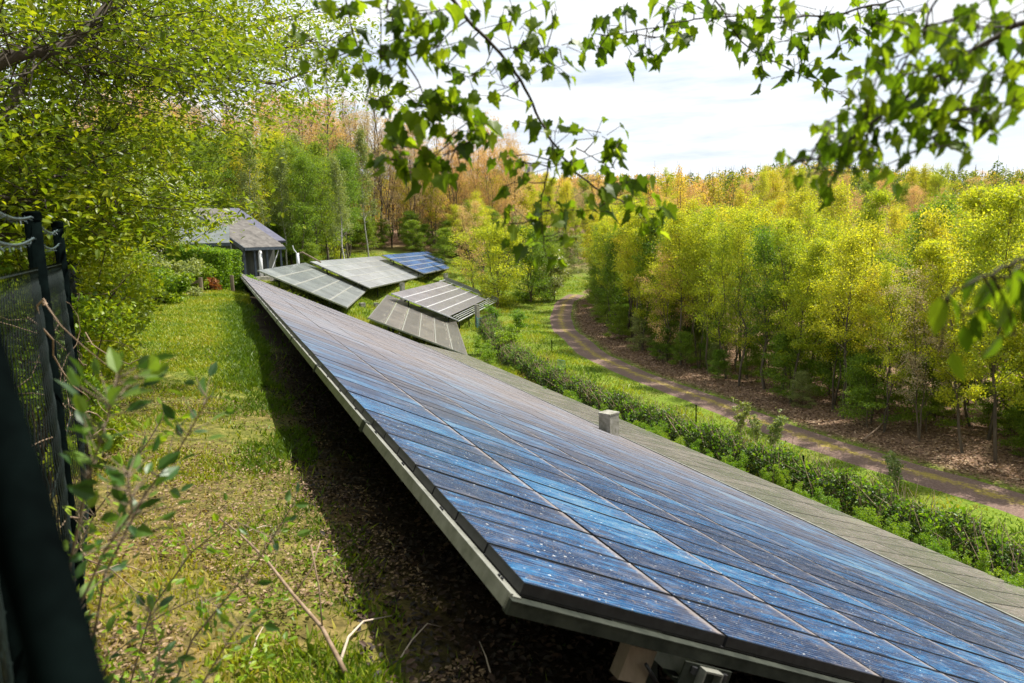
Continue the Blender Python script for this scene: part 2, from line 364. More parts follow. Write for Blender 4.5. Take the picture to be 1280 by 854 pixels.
def path_mat():
    m, nt, out = newmat('worn_track'); g = N(nt, 'ShaderNodeNewGeometry'); P = g.outputs['Position']
    uvn = N(nt, 'ShaderNodeUVMap'); s = N(nt, 'ShaderNodeSeparateXYZ'); L(nt, uvn.outputs[0], s.inputs[0])
    n = noise(nt, P, 1.2, 5, .65); n2 = noise(nt, P, 14, 4, .7)
    d = mth(nt, 'ABSOLUTE', mth(nt, 'SUBTRACT', s.outputs['X'], .5))
    n5 = noise(nt, P, 4.5, 6, .75)
    e = mth(nt, 'ADD', mth(nt, 'ADD', d, mth(nt, 'MULTIPLY_ADD', n.outputs[0], .35, -.17)), mth(nt, 'MULTIPLY_ADD', n5.outputs[0], .9, -.42))
    ea = ramp(nt, n2.outputs[0], [(.3, (.085,.05,.036)), (.55, (.17,.108,.082)), (.75, (.27,.19,.15))])
    mo = ramp(nt, n2.outputs[0], [(.3, (.13,.12,.02)), (.55, (.33,.24,.045)), (.75, (.28,.28,.06))])
    f = mth(nt, 'MULTIPLY_ADD', e, -7, 1.2, clamp=True)
    c = mixc(nt, f, ea.outputs[0], mo.outputs[0])
    p = N(nt, 'ShaderNodeBsdfPrincipled'); p.inputs['Roughness'].default_value = .95; L(nt, c, p.inputs['Base Color'])
    b = N(nt, 'ShaderNodeBump'); b.inputs['Strength'].default_value = .5; b.inputs['Distance'].default_value = .03; L(nt, n2.outputs[0], b.inputs['Height']); L(nt, b.outputs[0], p.inputs['Normal'])
    L(nt, p.outputs[0], out.inputs[0]); return m
tag(build_np('path', npmesh('path', np.c_[PV.reshape(-1, 2), pz.ravel()], [PF], path_mat(), uv=PU.reshape(-1, 2)[PF.ravel()], smooth=True)), kind='structure')

# ------------------------------------------------------------------ solar arrays
D1 = np.array([-.371, .928, 0.]); D1 /= np.linalg.norm(D1)
D2 = np.array([.838054, .33484, -.43075]); D2 = unit(D2-D1*(D2@D1)); NN = np.cross(D2, D1); NN = NN if NN[2] > 0 else -NN
CR = ray(654, 729)*2.7
def panel_mat(name, blue, dust, d1, d2, dustw, rough, patch, coat=.0, glare_grad=0., ior=1.35, frame=(.0, .0, (.02,.02,.02))):
    """cells under glass: fine grid lines, colour patches, dirt washed to the lower end, spots and lichen"""
    m, nt, out = newmat(name); g = N(nt, 'ShaderNodeNewGeometry'); P = g.outputs['Position']
    def dot(v):
        n = N(nt, 'ShaderNodeVectorMath', operation='DOT_PRODUCT'); L(nt, P, n.inputs[0]); n.inputs[1].default_value = tuple(map(float, v)); return n.outputs['Value']
    a, b = dot(d1), dot(d2)
    def comb(sa, sb, sc=0):
        c = N(nt, 'ShaderNodeCombineXYZ'); L(nt, mth(nt, 'MULTIPLY', a, sa), c.inputs[0]); L(nt, mth(nt, 'MULTIPLY', b, sb), c.inputs[1]); c.inputs[2].default_value = sc; return c.outputs[0]
    at_ = N(nt, 'ShaderNodeAttribute', attribute_name='rnd'); oi = N(nt, 'ShaderNodeObjectInfo')
    r = mth(nt, 'FRACT', mth(nt, 'ADD', at_.outputs['Fac'], mth(nt, 'MULTIPLY', oi.outputs['Random'], 7.3)))
    n1 = noise(nt, comb(14, 2.2), 1, 6, .75); streak = noise(nt, comb(110, 7), 1, 5, .8); big = noise(nt, comb(.5, .5), 1, 3, .5)
    v = mth(nt, 'ADD', mth(nt, 'MULTIPLY', n1.outputs[0], .5), mth(nt, 'MULTIPLY', streak.outputs[0], .42))
    v = mth(nt, 'ADD', v, mth(nt, 'MULTIPLY_ADD', r, .10, -.05))
    v = mth(nt, 'ADD', v, mth(nt, 'MULTIPLY_ADD', big.outputs[0], .3, -.15))
    v = mth(nt, 'MULTIPLY_ADD', v, 2.6, -.78)
    c = ramp(nt, v, [(.34, blue[0]), (.48, blue[1]), (.60, blue[2]), (.78, blue[3])]).outputs[0]
    # printed conductor lines along the module
    w = mth(nt, 'FRACT', mth(nt, 'MULTIPLY', a, 33.)); ln = mth(nt, 'LESS_THAN', w, .16)
    c = mixc(nt, mth(nt, 'MULTIPLY', ln, mth(nt, 'MULTIPLY_ADD', streak.outputs[0], 2.4, -.85, clamp=True)), c, (.30,.36,.44))
    # dirt at the lower end of each module
    u_ = N(nt, 'ShaderNodeUVMap'); s = N(nt, 'ShaderNodeSeparateXYZ'); L(nt, u_.outputs[0], s.inputs[0])
    dn = noise(nt, comb(26, 26), 1, 4, .7)
    e = mth(nt, 'ADD', s.outputs['Y'], mth(nt, 'MULTIPLY_ADD', dn.outputs[0], .10, -.05))
    df = mth(nt, 'MULTIPLY', mth(nt, 'MULTIPLY_ADD', e, 18, -16.7, clamp=True), .8)
    df2 = mth(nt, 'MULTIPLY', mth(nt, 'MULTIPLY_ADD', e, 3, -2.2, clamp=True), .25)
    gn = noise(nt, comb(6, 2.6, 4.), 1, 6, .8)
    gd = mth(nt, 'ADD', mth(nt, 'MULTIPLY_ADD', dn.outputs[0], patch*1.6, -patch*.7, clamp=True), mth(nt, 'MULTIPLY_ADD', gn.outputs[0], patch*7, -patch*3.6, clamp=True))
    far = mth(nt, 'MULTIPLY_ADD', a, glare_grad, -glare_grad*5.5, clamp=True)   # grazing sky reflection painted in: dust colour grows towards the far end
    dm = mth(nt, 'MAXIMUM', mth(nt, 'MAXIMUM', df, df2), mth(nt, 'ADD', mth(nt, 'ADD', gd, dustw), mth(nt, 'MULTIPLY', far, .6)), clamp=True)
    c = mixc(nt, dm, c, dust)
    # droppings, lichen and bits of leaf
    def spots(scale, size, col, prob, cc, sx=1.):
        vo = N(nt, 'ShaderNodeTexVoronoi', voronoi_dimensions='2D'); vo.inputs['Scale'].default_value = 1; L(nt, comb(scale*sx, scale), vo.inputs['Vector'])
        sp = N(nt, 'ShaderNodeSeparateColor'); L(nt, vo.outputs['Color'], sp.inputs[0])
        k = mth(nt, 'MULTIPLY', mth(nt, 'LESS_THAN', vo.outputs['Distance'], mth(nt, 'MULTIPLY', sp.outputs[1], size)), mth(nt, 'LESS_THAN', sp.outputs[0], prob))
        return mixc(nt, mth(nt, 'MULTIPLY', k, .85), cc, col)
    c = spots(30, .13, (.42,.46,.48), .14, c); c = spots(46, .2, (.30,.21,.12), .22, c, 1.6); c = spots(11, .10, (.70,.72,.72), .25, c, 2.0); c = spots(17, .12, (.04,.025,.015), .25, c)
    ux = mth(nt, 'ABSOLUTE', mth(nt, 'SUBTRACT', s.outputs['X'], .5)); uy = mth(nt, 'ABSOLUTE', mth(nt, 'SUBTRACT', s.outputs['Y'], .5))
    fr = mth(nt, 'MAXIMUM', mth(nt, 'GREATER_THAN', ux, .5-frame[0]), mth(nt, 'GREATER_THAN', uy, .5-frame[1]))
    c = mixc(nt, mth(nt, 'MULTIPLY', fr, mth(nt, 'MULTIPLY_ADD', dn.outputs[0], .8, .45, clamp=True)), c, frame[2])
    p = N(nt, 'ShaderNodeBsdfPrincipled'); L(nt, c, p.inputs['Base Color'])
    L(nt, mth(nt, 'MULTIPLY_ADD', dm, .4, rough, clamp=True), p.inputs['Roughness'])
    p.inputs['Specular IOR Level'].default_value = .5; p.inputs['IOR'].default_value = ior
    p.inputs['Sheen Weight'].default_value = coat; p.inputs['Sheen Roughness'].default_value = .35; p.inputs['Sheen Tint'].default_value = (.95,.95,1,1)
    bp = N(nt, 'ShaderNodeBump'); bp.inputs['Strength'].default_value = .12; bp.inputs['Distance'].default_value = .002; L(nt, dn.outputs[0], bp.inputs['Height']); L(nt, bp.outputs[0], p.inputs['Normal'])
    L(nt, p.outputs[0], out.inputs[0]); return m
BLUE = [(.003,.016,.055), (.004,.052,.155), (.008,.12,.27), (.12,.20,.26)]
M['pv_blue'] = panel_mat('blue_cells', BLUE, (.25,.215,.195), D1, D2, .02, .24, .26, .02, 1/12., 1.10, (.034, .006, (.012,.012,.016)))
M['pv_olive'] = panel_mat('olive_grey_cells', [(.075,.08,.045), (.14,.118,.10), (.20,.17,.145), (.16,.18,.11)], (.28,.24,.205), D1, D2, .06, .2, .28, .1, 0., 1.4, (.022, .018, (.03,.03,.03)))

def module_arrays(o, d1, d2, nn, w, l, th, gap):
    """8 corners of one module (top face inset frame is part of the shape)"""
    o = np.asarray(o, float); ex = d1*(w-gap); ey = d2*(l-gap); ez = nn*th
    base = o+d1*gap/2+d2*gap/2-ez
    return np.array([base, base+ex, base+ex+ey, base+ey, base+ez, base+ex+ez, base+ex+ey+ez, base+ey+ez])
MF = np.array([[4,5,6,7],[0,1,5,4],[1,2,6,5],[2,3,7,6],[3,0,4,7],[3,2,1,0]])
def fixwind(V8):
    n = np.cross(V8[5]-V8[4], V8[7]-V8[4]); return MF if n@(V8[4]-V8[0]) > 0 else MF[:, ::-1]
def muv(F): # uv: face 0 spans the module, y = down the slope
    cu = {4:(0,0), 5:(1,0), 6:(1,1), 7:(0,1)}
    return np.array([[cu.get(int(i), (.5,.5)) for i in f] for f in F])
def many_modules(name, cells, mats, parent):
    """cells: list of 8-corner arrays -> one mesh"""
    V = np.concatenate(cells); F0 = fixwind(cells[0]); n = len(cells)
    F = (F0[None]+(np.arange(n)*8)[:, None, None]).reshape(-1, 4)
    uv = np.tile(muv(F0)[None], (n, 1, 1, 1)).reshape(-1, 2)
    mi = np.tile([0]+[1]*5, n); rn = np.repeat(np.random.default_rng(n).random(n), 6)
    off = np.array(parent.location)
    return build_np(name, npmesh(name, V-off, [F], mats, {'rnd': ('FACE', rn)}, uv=uv, matidx=mi), parent)
def hollow(mb, a, b, w, h, t, upv):    # square tube, open ends
    a = np.asarray(a, float); b = np.asarray(b, float); d = b-a; x = unit(np.cross(d, upv)); z = unit(np.cross(x, d))
    mb.obox(a-x*w/2-z*h/2, x*w, d, z*t); mb.obox(a-x*w/2+z*(h/2-t), x*w, d, z*t)
    mb.obox(a-x*w/2-z*(h/2-t), x*t, d, z*(h-2*t)); mb.obox(a+x*(w/2-t)-z*(h/2-t), x*t, d, z*(h-2*t))
def solar_array(label, group, o, d1, d2, nn, nu, nv, w, l, mats, rails=True, indiv=0, first=True):
    th = .045; base = np.array([o[0], o[1], 0.]); base[2] = Hs(o[0]+d2[0]*.5, o[1]+d2[1]*.5)
    E_ = empty('solar_array', base, label, 'solar array', group)
    cells = []
    for i in range(nu):
        for j in range(nv):
            dz = nn*float(rng.normal()*.0016)
            cells.append((np.linalg.norm(o+d1*w*(i+.5)+d2*l*(j+.5))/(1+.0*j), o+d1*w*i+d2*l*j+dz))
    order = sorted(range(len(cells)), key=lambda k: cells[k][0])
    proto = None
    for k in order[:indiv]:
        if proto is None:
            V8 = module_arrays((0,0,0), d1, d2, nn, w, l, th, .018); F0 = fixwind(V8)
            me = npmesh('solar_module', V8, [F0], mats, {'rnd': ('FACE', np.zeros(6))}, uv=muv(F0).reshape(-1, 2), matidx=[0]+[1]*5)
            proto = build_np('solar_module', me, E_); ob = proto
        else:
            ob = proto.copy(); COL.objects.link(ob); ob.parent = E_
        ob.location = (cells[k][1]-base).tolist()
    rest = [module_arrays(cells[k][1], d1, d2, nn, w, l, th, .018) for k in order[indiv:]]
    if rest:
        r = many_modules('solar_module', rest, mats, E_)
        if indiv: tag(r, kind='stuff')
    bk = MB(); bk.obox(o-nn*.053+d1*.01+d2*.01, d1*(nu*w-.02), d2*(nv*l-.02), nn*.005); bk.build('light_block_sheet', M['black'], E_)  # added sheet, blocks sunlight leaking through the module gaps
    if rails:
        Lu, Lv = nu*w, nv*l
        f = MB()
        f.obox(o-d2*.045-d1*.02-nn*.105, d1*(Lu+.04), d2*.05, nn*.055)          # rail along the top edge
        f.obox(o-d2*.045-d1*.02-nn*.05, d1*(Lu+.04), d2*.012, nn*.008)
        f.build('edge_rail', M['galv'], E_)
        g = MB(); g.obox(o-d1*.045-d2*.045-nn*.113, d1*.045, d2*(Lv+.09), nn*.05)
        g.obox(o-d1*.05-d2*.045-nn*.063, d1*.055, d2*(Lv+.09), nn*.006)
        g.build('end_rail', M['galv_dark'], E_)
        g = MB()
        for q in np.arange(1.6, Lu, 1.62): g.obox(o+d1*q-d2*.04-nn*.115, d1*.05, d2*(Lv+.04), nn*.06)
        g.build('cross_rail', M['galv_dark'], E_)
        for b_ in (.95, Lv*.5, Lv-1.0):
            g = MB(); q = o+d2*b_-nn*.185
            hollow(g, q-d1*.10, q+d1*Lu, .10, .12, .008, nn); g.build('support_beam', M['galv'], E_)
            for q_ in np.arange(.35, Lu, 4.0):
                pt = q+d1*q_-nn*.05; gz_ = Hs(pt[0], pt[1])-.3
                g = MB(); g.bar((pt[0], pt[1], gz_), (pt[0], pt[1], pt[2]-.02), .09, .09, (1, 0, 0)); g.build('post', M['galv_dark'], E_)
    return E_
PW, PLn = .4064, 1.052
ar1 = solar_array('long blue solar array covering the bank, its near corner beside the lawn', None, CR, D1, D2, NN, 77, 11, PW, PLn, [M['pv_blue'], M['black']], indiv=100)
# bracket and bolts under the near end, clamps and bolts along the top rail
mb = MB(); q = CR+D2*.95-D1*.052-NN*.13
mb.obox(q-D2*.13-NN*.09, D1*-.008, D2*.26, NN*.10); mb.obox(q-D2*.11-NN*.10-D1*.02, D1*.14, D2*.22, NN*.012)
mb.build('bracket', M['galv_dark'], ar1)
bm = MB(); bm.tube([(0,0,0), NN*.014], .007, 6); bmesh_ = bm.mesh('bolt', M['black'])
def bolt(p, k=1): b_ = build_np('bolt', bmesh_, ar1, (p-np.array(ar1.location)).tolist()); b_.scale = (k, k, k)
for k in range(42):
    for e in (0, .03): bolt(CR+D1*(.12+k*.81+e)-D2*.025-NN*.05)
for s_i in (-.08, .09): bolt(q+D2*s_i-NN*.03-D1*.012, 2)
mb = MB()
for k in range(1, 12):
    a_ = k*2.84; mb.obox(CR+D1*a_-D2*.05-NN*.12, D1*.10, D2*.004, NN*.075); mb.obox(CR+D1*a_-D2*.05-NN*.043, D1*.10, D2*.045, NN*.006)
mb.build('rail_joint', M['galv_dark'], ar1)
mb = MB(); mb.obox(CR+D2*.62+D1*.05-NN*.30, D1*.07, D2*.14, NN*.15); mb.build('wooden_block', M['oldwood'], ar1)
mb = MB(); pts = [CR+D2*(.70+.24*math.sin(t*3.1))+D1*(.02+.1*t)-NN*(.2+.16*math.sin(t*3.14)) for t in np.linspace(0, 1, 14)]
mb.tube(pts, .008, 6); mb.build('cable', M['black'], ar1, smooth=True)
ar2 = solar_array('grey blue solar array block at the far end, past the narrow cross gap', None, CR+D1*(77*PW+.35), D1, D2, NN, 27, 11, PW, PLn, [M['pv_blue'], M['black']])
# lower row, flatter
lo = W(10.80, -6.5, 0); lo[2] = -6.40
l3 = W(14.07, -6.5, 0); l3[2] = -7.5; D3 = unit(l3-lo); N3 = np.cross(D3, D1); N3 = N3 if N3[2] > 0 else -N3
ar3 = solar_array('olive grey solar row along the foot of the blue array', None, lo, D1, D3, N3, 62, 3, .80, np.linalg.norm(l3-lo)/3, [M['pv_olive'], M['black']], rails=False)
mb = MB(); mb.obox(lo-D3*.10+N3*.0-N3*.03, D1*62*.8, D3*.10, N3*.03); mb.build('edge_rail', M['galv'], ar3)
for q_ in np.arange(1, 49, 4.):
    for b_ in (1.2, 3.2):
        pt = lo+D1*q_+D3*b_-N3*.05; g = MB(); g.bar((pt[0], pt[1], Hs(pt[0], pt[1])-.3), pt, .08, .08, (1, 0, 0)); g.build('post', M['galv_dark'], ar3)

# five separate tables on the lower terrace
def table(key, label, nu, nv, mat, framew, sides=True, cover=(0,1,0,1)):
    s, cs = TAB[key]; c = [np.array(q)*s for q in cs]
    o = c[0]; e2 = unit(c[1]-c[0]); l = np.linalg.norm(c[1]-c[0]); e1 = c[3]-c[0]; e1 -= e2*(e1@e2); w = np.linalg.norm(e1); e1 = unit(e1); nn = np.cross(e2, e1); nn = nn if nn[2] > 0 else -nn
    ctr = (c[0]+c[2])/2; E_ = empty('solar_table', (ctr[0], ctr[1], Hs(ctr[0], ctr[1])), label, 'solar array', 'separate solar tables on the lower terrace')
    x0, x1, y0, y1 = cover; mw = w*(x1-x0)/nu; ml = l*(y1-y0)/nv
    proto = None
    for i in range(nu):
        for j in range(nv):
            p0 = o+e1*(w*x0+mw*i)+e2*(l*y0+ml*j)
            if proto is None:
                V8 = module_arrays((0,0,0), e1, e2, nn, mw, ml, .05, framew); F0 = fixwind(V8)
                me = npmesh('solar_panel', V8, [F0], [mat, M['black']], {'rnd': ('FACE', np.zeros(6))}, uv=muv(F0).reshape(-1, 2), matidx=[0]+[1]*5)
                proto = ob = build_np('solar_panel', me, E_)
            else: ob = proto.copy(); COL.objects.link(ob); ob.parent = E_
            ob.location = (p0-np.array(E_.location)).tolist()
    f = MB()
    for i in range(nu+1): f.obox(o+e1*(w*x0+mw*i-.02)-nn*.03+e2*.02, e1*.06, e2*(l-.04), nn*.036)
    for j in range(1, nv): f.obox(o+e2*(l*y0+ml*j-.03)-nn*.028+e1*.02, e2*.09, e1*(w-.04), nn*.037)
    f.obox(o-nn*.16, e1*w, e2*.07, nn*.09); f.obox(o+e2*(l-.07)-nn*.16, e1*w, e2*.07, nn*.09)
    f.obox(o-e1*.04-nn*.10, e1*.04, e2*l, nn*.10); f.obox(o+e1*w-nn*.10, e1*.04, e2*l, nn*.10)
    f.build('frame', M['alu'] if key == 'E' else M['galv'], E_)
    b = MB()
    for t in (.2, .8): b.obox(o+e2*l*t-nn*.30, e1*w, e2*.10, nn*.13)
    b.build('support_beam', M['galv_dark'], E_)
    for a_ in np.linspace(.06, .94, 5):
        for t in (.2, .8):
            p = o+e1*w*a_+e2*(l*t+.05)-nn*.25; g = MB(); g.bar((p[0], p[1], Hs(p[0], p[1])-.3), p, .12, .12, (1, 0, 0)); g.build('post', M['galv_dark'], E_)
    return E_, o, e1, e2, nn, w, l
def tdirs(key):
    s, cs = TAB[key]; c = [np.array(q) for q in cs]; return unit(c[3]-c[0]), unit(c[1]-c[0])
def gpanel(name, key, cols, dustw, rough, patch, sheen, dust=(.26,.26,.24)): return panel_mat(name, cols, dust, *tdirs(key), dustw, rough, patch, sheen)
GREY = [(.05,.06,.06), (.10,.115,.11), (.16,.175,.165), (.24,.25,.235)]
TA = table('A', 'pale green-grey solar table nearest the low house', 6, 5, gpanel('grey_green_cells', 'A', GREY, .05, .3, .5, .2), .07)
TB = table('B', 'brightly shining pale solar table between the grey and the blue ones', 7, 5, gpanel('shiny_pale_cells', 'B', [(.16,.17,.18), (.26,.27,.28), (.34,.35,.36), (.46,.47,.48)], .1, .12, .3, 1., (.5,.5,.5)), .07)
TC_ = table('C', 'dark blue solar table, farthest of the separate ones', 8, 5, gpanel('deep_blue_cells', 'C', [(.02,.06,.18), (.03,.09,.26), (.05,.13,.33), (.09,.18,.38)], .0, .2, .1, .1), .10)
TD = table('D', 'brownish lichen spotted solar table touching the long array', 1, 6, gpanel('lichen_brown_cells', 'D', [(.04,.033,.022), (.075,.062,.045), (.12,.10,.08), (.22,.20,.15)], .02, .35, .5, .1, (.17,.15,.12)), .12)
TE = table('E', 'lavender grey solar table with bare empty rails at its far edge', 1, 5, gpanel('lavender_cells', 'E', [(.09,.08,.09), (.13,.12,.13), (.17,.155,.165), (.22,.21,.22)], .05, .25, .2, .3, (.22,.2,.2)), .12, cover=(.0,.90,.0,.86))
# pale lichen blotches of table D
E_, o, e1, e2, nn, w, l = TD; mb = MB(); r2 = random.Random(3)
for k in range(90):
    c = o+e1*w*r2.uniform(.02,.98)+e2*l*r2.choice([.12,.3,.33,.55,.58,.8,.84,.93])+e2*r2.uniform(-.12,.12)+nn*.003; n_ = 7
    pv = [c+e1*math.cos(t*6.283/n_)*r2.uniform(.06,.26)+e2*math.sin(t*6.283/n_)*r2.uniform(.02,.06) for t in range(n_)]
    mb.add(pv, [tuple(range(n_))])
M['lichen'] = surface('pale_lichen', (.22,.20,.15), (.34,.32,.25), 10, .9)
mb.build('lichen_patch', M['lichen'], E_)
# bare lattice beam of table E
E_, o, e1, e2, nn, w, l = TE; mb = MB()
for t in (.0, .172, .344, .516, .688, .86): mb.obox(o+e1*w*.86+e2*l*t+nn*.012, e1*w*.14, e2*.09, nn*.05)
for t in (.895, .93, .965): mb.obox(o+e1*w*.02+e2*l*t, e1*w*.96, e2*.04, nn*.05)
mb.build('empty_rail', M['alu'], E_)
mb = MB(); mb.obox(o+e1*w*1.0+nn*.02, e1*.08, e2*l, nn*.35); mb.obox(o+e1*(w+.6)+nn*.02, e1*.08, e2*l, nn*.06)
for k in range(14):
    t = k/14.; a_ = o+e1*(w+.05)+e2*l*t+nn*.05; b_ = o+e1*(w+.6)+e2*l*(t+.07)+nn*.05; mb.bar(a_, b_, .04)
mb.build('lattice_beam', M['galv'], E_)

# concrete posts
def conc(px, py, d, w, h, label, rz=.75, cat='post', top=True):
    p = at(px, py, d); g = Hs(p[0], p[1])-.2; e = empty('concrete_post', (p[0], p[1], g), label, cat, 'concrete posts among the solar arrays')
    m = MB(); m.box((p[0], p[1], g), w, w, p[2]-g-.02, rz); m.build('shaft', M['concrete'], e)
    m = MB(); m.box((p[0], p[1], p[2]-.02), w+.03, w+.03, .04, rz); m.build('cap', M['concrete'], e)
pc = W(11.05, 15.9, 0)
conc(761, 516, at(761,516,1)[1]*21.6, .44, 1, 'large weathered concrete post standing in the gap below the blue array')
for px, py, d, w, lb in ((497,417,49,.42,'squat concrete post poking up at the lower edge of the brownish table'),(452.5,379,64,.45,'white concrete post by the corner of the green-grey table'),
                         (470,379,66,.35,'slim grey concrete post left of the brownish table'),(502.5,354,78,.42,'round-topped concrete post below the shining pale table'),(557,342,92,.42,'concrete post below the dark blue table'),(596,381,72,.36,'small concrete post under the bare rails of the lavender table')):
    conc(px, py, d, w, 1, lb)
# pipe mast by the house
p = at(372,318,74); mb = MB(); b0 = np.array([p[0], p[1], Hs(p[0], p[1])-.2])
e = empty('pipe_mast', b0, 'thin grey mast with a slanting arm at the back corner of the green-grey table', 'mast')
mb.tube([b0, p+[0,0,.1]], .16, 8); mb.build('pole', M['alu'], e, smooth=True)
mb = MB(); mb.tube([p+[-.1,0,.0], p+[.5,0,.2], p+[2.2,.5,-.9]], .09, 6); mb.build('arm', M['oldwood'], e)
mb = MB(); mb.tube([p, p+[-.35,0,.5], p+[-.45,0,.9]], .06, 6); mb.build('bracket', M['alu'], e)
#PART2
# ------------------------------------------------------------------ plants: generators
def polytube_many(lines, n=4):
    """lines: list of (pts (k,3), r0, r1) -> V, F"""
    Vs, Fs, c = [], [], 0
    an = np.arange(n)*2*math.pi/n; ca, sa = np.cos(an), np.sin(an)
    for pts, r0, r1 in lines:
        pts = np.asarray(pts); k = len(pts); t = np.gradient(pts, axis=0); t /= np.linalg.norm(t, axis=1)[:, None]+1e-9
        ref = np.array([.31, .17, .93]) if abs(t[0, 2]) < .8 else np.array([1, .1, 0.])
        x = np.cross(t, ref); x /= np.linalg.norm(x, axis=1)[:, None]+1e-9; y = np.cross(t, x); r = np.linspace(r0, r1, k)
        Vs.append((pts[:, None]+r[:, None, None]*(ca[None, :, None]*x[:, None]+sa[None, :, None]*y[:, None])).reshape(-1, 3))
        i = np.arange(k-1)[:, None]*n; j = np.arange(n)[None]; jn = (j+1) % n
        Fs.append(np.stack([i+j, i+jn, i+n+jn, i+n+j], -1).reshape(-1, 4)+c); c += k*n
    return np.concatenate(Vs), np.concatenate(Fs)
def woodmesh(name, lines, mat, n=4):
    V, F = polytube_many(lines, n); return npmesh(name, V, [F], mat, smooth=True)
def skeleton(h, r0, cs, cr, nl, nt, el0, el1, prof, R, lean=.03, wob=.02, trunks=1, spreadb=0.):
    lines, tips = [], []
    for tk in range(trunks):
        az0 = R.random()*6.28; hh = h*(1 if tk == 0 else R.uniform(.75, .95)); lean_ = lean if trunks == 1 else spreadb
        k = 9; q = np.linspace(0, 1, k); wa = np.cumsum(R.normal(size=(k, 2))*wob*hh, axis=0); wa -= wa[0]
        tr = np.c_[np.cos(az0)*lean_*hh*q**1.2+wa[:, 0], np.sin(az0)*lean_*hh*q**1.2+wa[:, 1], q*hh]
        tr[0, 2] = -.4
        lines.append((tr, r0*(1 if trunks == 1 else .7), r0*.12))
        n_ = nl//trunks
        for i in range(n_):
            s = (i+R.random())/n_; t = cs+(0.98-cs)*s; b = np.array([np.interp(t, q, tr[:, c]) for c in range(3)])
            L_ = cr*prof(s)*R.uniform(.75, 1.2); el = el0+(el1-el0)*s+R.normal()*.12; az = i*2.4+R.normal()*.4+tk
            d = np.array([math.cos(az)*math.cos(el), math.sin(az)*math.cos(el), math.sin(el)])
            p1 = b+d*L_*.5+R.normal(size=3)*.04*L_; p2 = b+d*L_+np.array([0, 0, .12*L_])+R.normal(size=3)*.07*L_
            lr = max(r0*.34*(1-t*.7), .012); lines.append((np.array([b, p1, p2]), lr, lr*.3))
            tips.append((b+(p2-b)*.6, p2, .8))
            for j in range(nt):
                u = R.uniform(.25, 1); c = b+(p1-b)*min(u*2, 1) if u < .5 else p1+(p2-p1)*(u-.5)*2
                dd = unit(d+R.normal(size=3)*.6+np.array([0, 0, .15])); e = c+dd*L_*R.uniform(.22, .48)
                lines.append((np.array([c, (c+e)/2+R.normal(size=3)*.03*L_, e]), lr*.35, lr*.12)); tips.append((c, e, 1.))
    return lines, tips
def clumps(tips, n, per, sig, R, flat=.6):
    a = np.array([t[0] for t in tips]); b = np.array([t[1] for t in tips]); i = R.integers(0, len(tips), n)
    c = a[i]+(b[i]-a[i])*R.uniform(.2, 1.08, (n, 1)); P = np.repeat(c, per, 0)+R.normal(size=(n*per, 3))*np.array([sig, sig, sig*flat])
    return P
def tree_proto(name, h, r0, cs, cr, nl, nt, el0, el1, prof, ncl, per, sig, ls, lmat, wmat, seed, flat=.6, zb=.5, droop=.2, T=RH, n=4, **kw):
    R = np.random.default_rng(seed); lines, tips = skeleton(h, r0, cs, cr, nl, nt, el0, el1, prof, R, **kw)
    P = clumps(tips, ncl, per, sig, R, flat)
    Yd = unit(R.normal(size=P.shape)+np.array([0, 0, -droop])); Nn = unit(R.normal(size=P.shape)+np.array([0, 0, zb]))
    hue = np.clip(np.repeat(R.random(ncl), per)*.5+R.random(len(P))*.5, 0, 1)
    return (woodmesh(name+'_wood', lines, wmat, n), leafmesh(name+'_leaves', T, P, Yd, Nn, ls*R.uniform(.6, 1.25, len(P)), lmat, hue), P)
def plant(protos, k, name, x, y, sc, rz, label, cat, group=None, part=('trunk', 'crown'), sxy=None, sink=0):
    e = empty(name, (x, y, Hs(x, y)-sink), label, cat, group, rz, sc)
    if sxy: e.scale = (sc*sxy, sc*sxy, sc)
    for nm, me in zip(part, protos[k][:2]): build_np(nm, me, e)
    return e
egg = lambda s: (.8+.45*s)*(1-s)**.6*1.25 if s < 1 else 0
col_ = lambda s: .75*(1-s*.75)+.25
rnd_ = lambda s: math.sqrt(max(.05, 1-(2*s-.85)**2))
kw_e = dict(nl=34, nt=6, ncl=640, per=28)
vase = lambda s: (.75+.75*math.sin(math.pi*min(1, s*.85+.05)))*(1-.3*s)
def wild(name, n_, h, cr, lm, s0, ls=.15, ncl=680, per=22, cs=(.14, .38), nt=7):
    o = []
    for k in range(n_):
        q = random.Random(s0+k*7); o.append(tree_proto(name, h*q.uniform(.9, 1.1), .13, q.uniform(*cs), cr*q.uniform(.85, 1.2), q.randint(24, 34), nt, q.uniform(.55, .85), q.uniform(1.15, 1.35), vase, int(ncl*q.uniform(.75, 1.1)), per, q.uniform(.26, .38), ls*q.uniform(.85, 1.15), lm, M['forest_bark'], s0+k, flat=.5, zb=.9, wob=q.uniform(.012, .022), trunks=q.choice([1, 1, 2]), spreadb=.07))
    return o
P_Y = wild('yellow_tree', 8, 12.5, 1.95, M['lf_yellow'], 1, .14, 620, 20, (.2, .45))
P_G = wild('golden_tree', 4, 13, 1.85, M['lf_gold'], 11, .13, 600, 18, (.2, .45))
P_M = wild('green_tree', 4, 11, 2.0, M['lf_green'], 21, .14, 600, 20, (.12, .35))
P_O = wild('budding_poplar', 3, 14.5, 2.9, M['lf_orange'], 31, .13, 640, 16, (.06, .2), 8)+wild('budding_poplar', 2, 14.5, 2.7, M['lf_brown'], 36, .12, 600, 13, (.06, .2), 8)
P_B = [tree_proto('birch', 13, .12, .28, 1.7, 30, 5, .6, 1.2, col_, 420, 18, .24, .15, M['lf_grey'], M['birch'], s, flat=1.1, wob=.01) for s in (41, 42)]
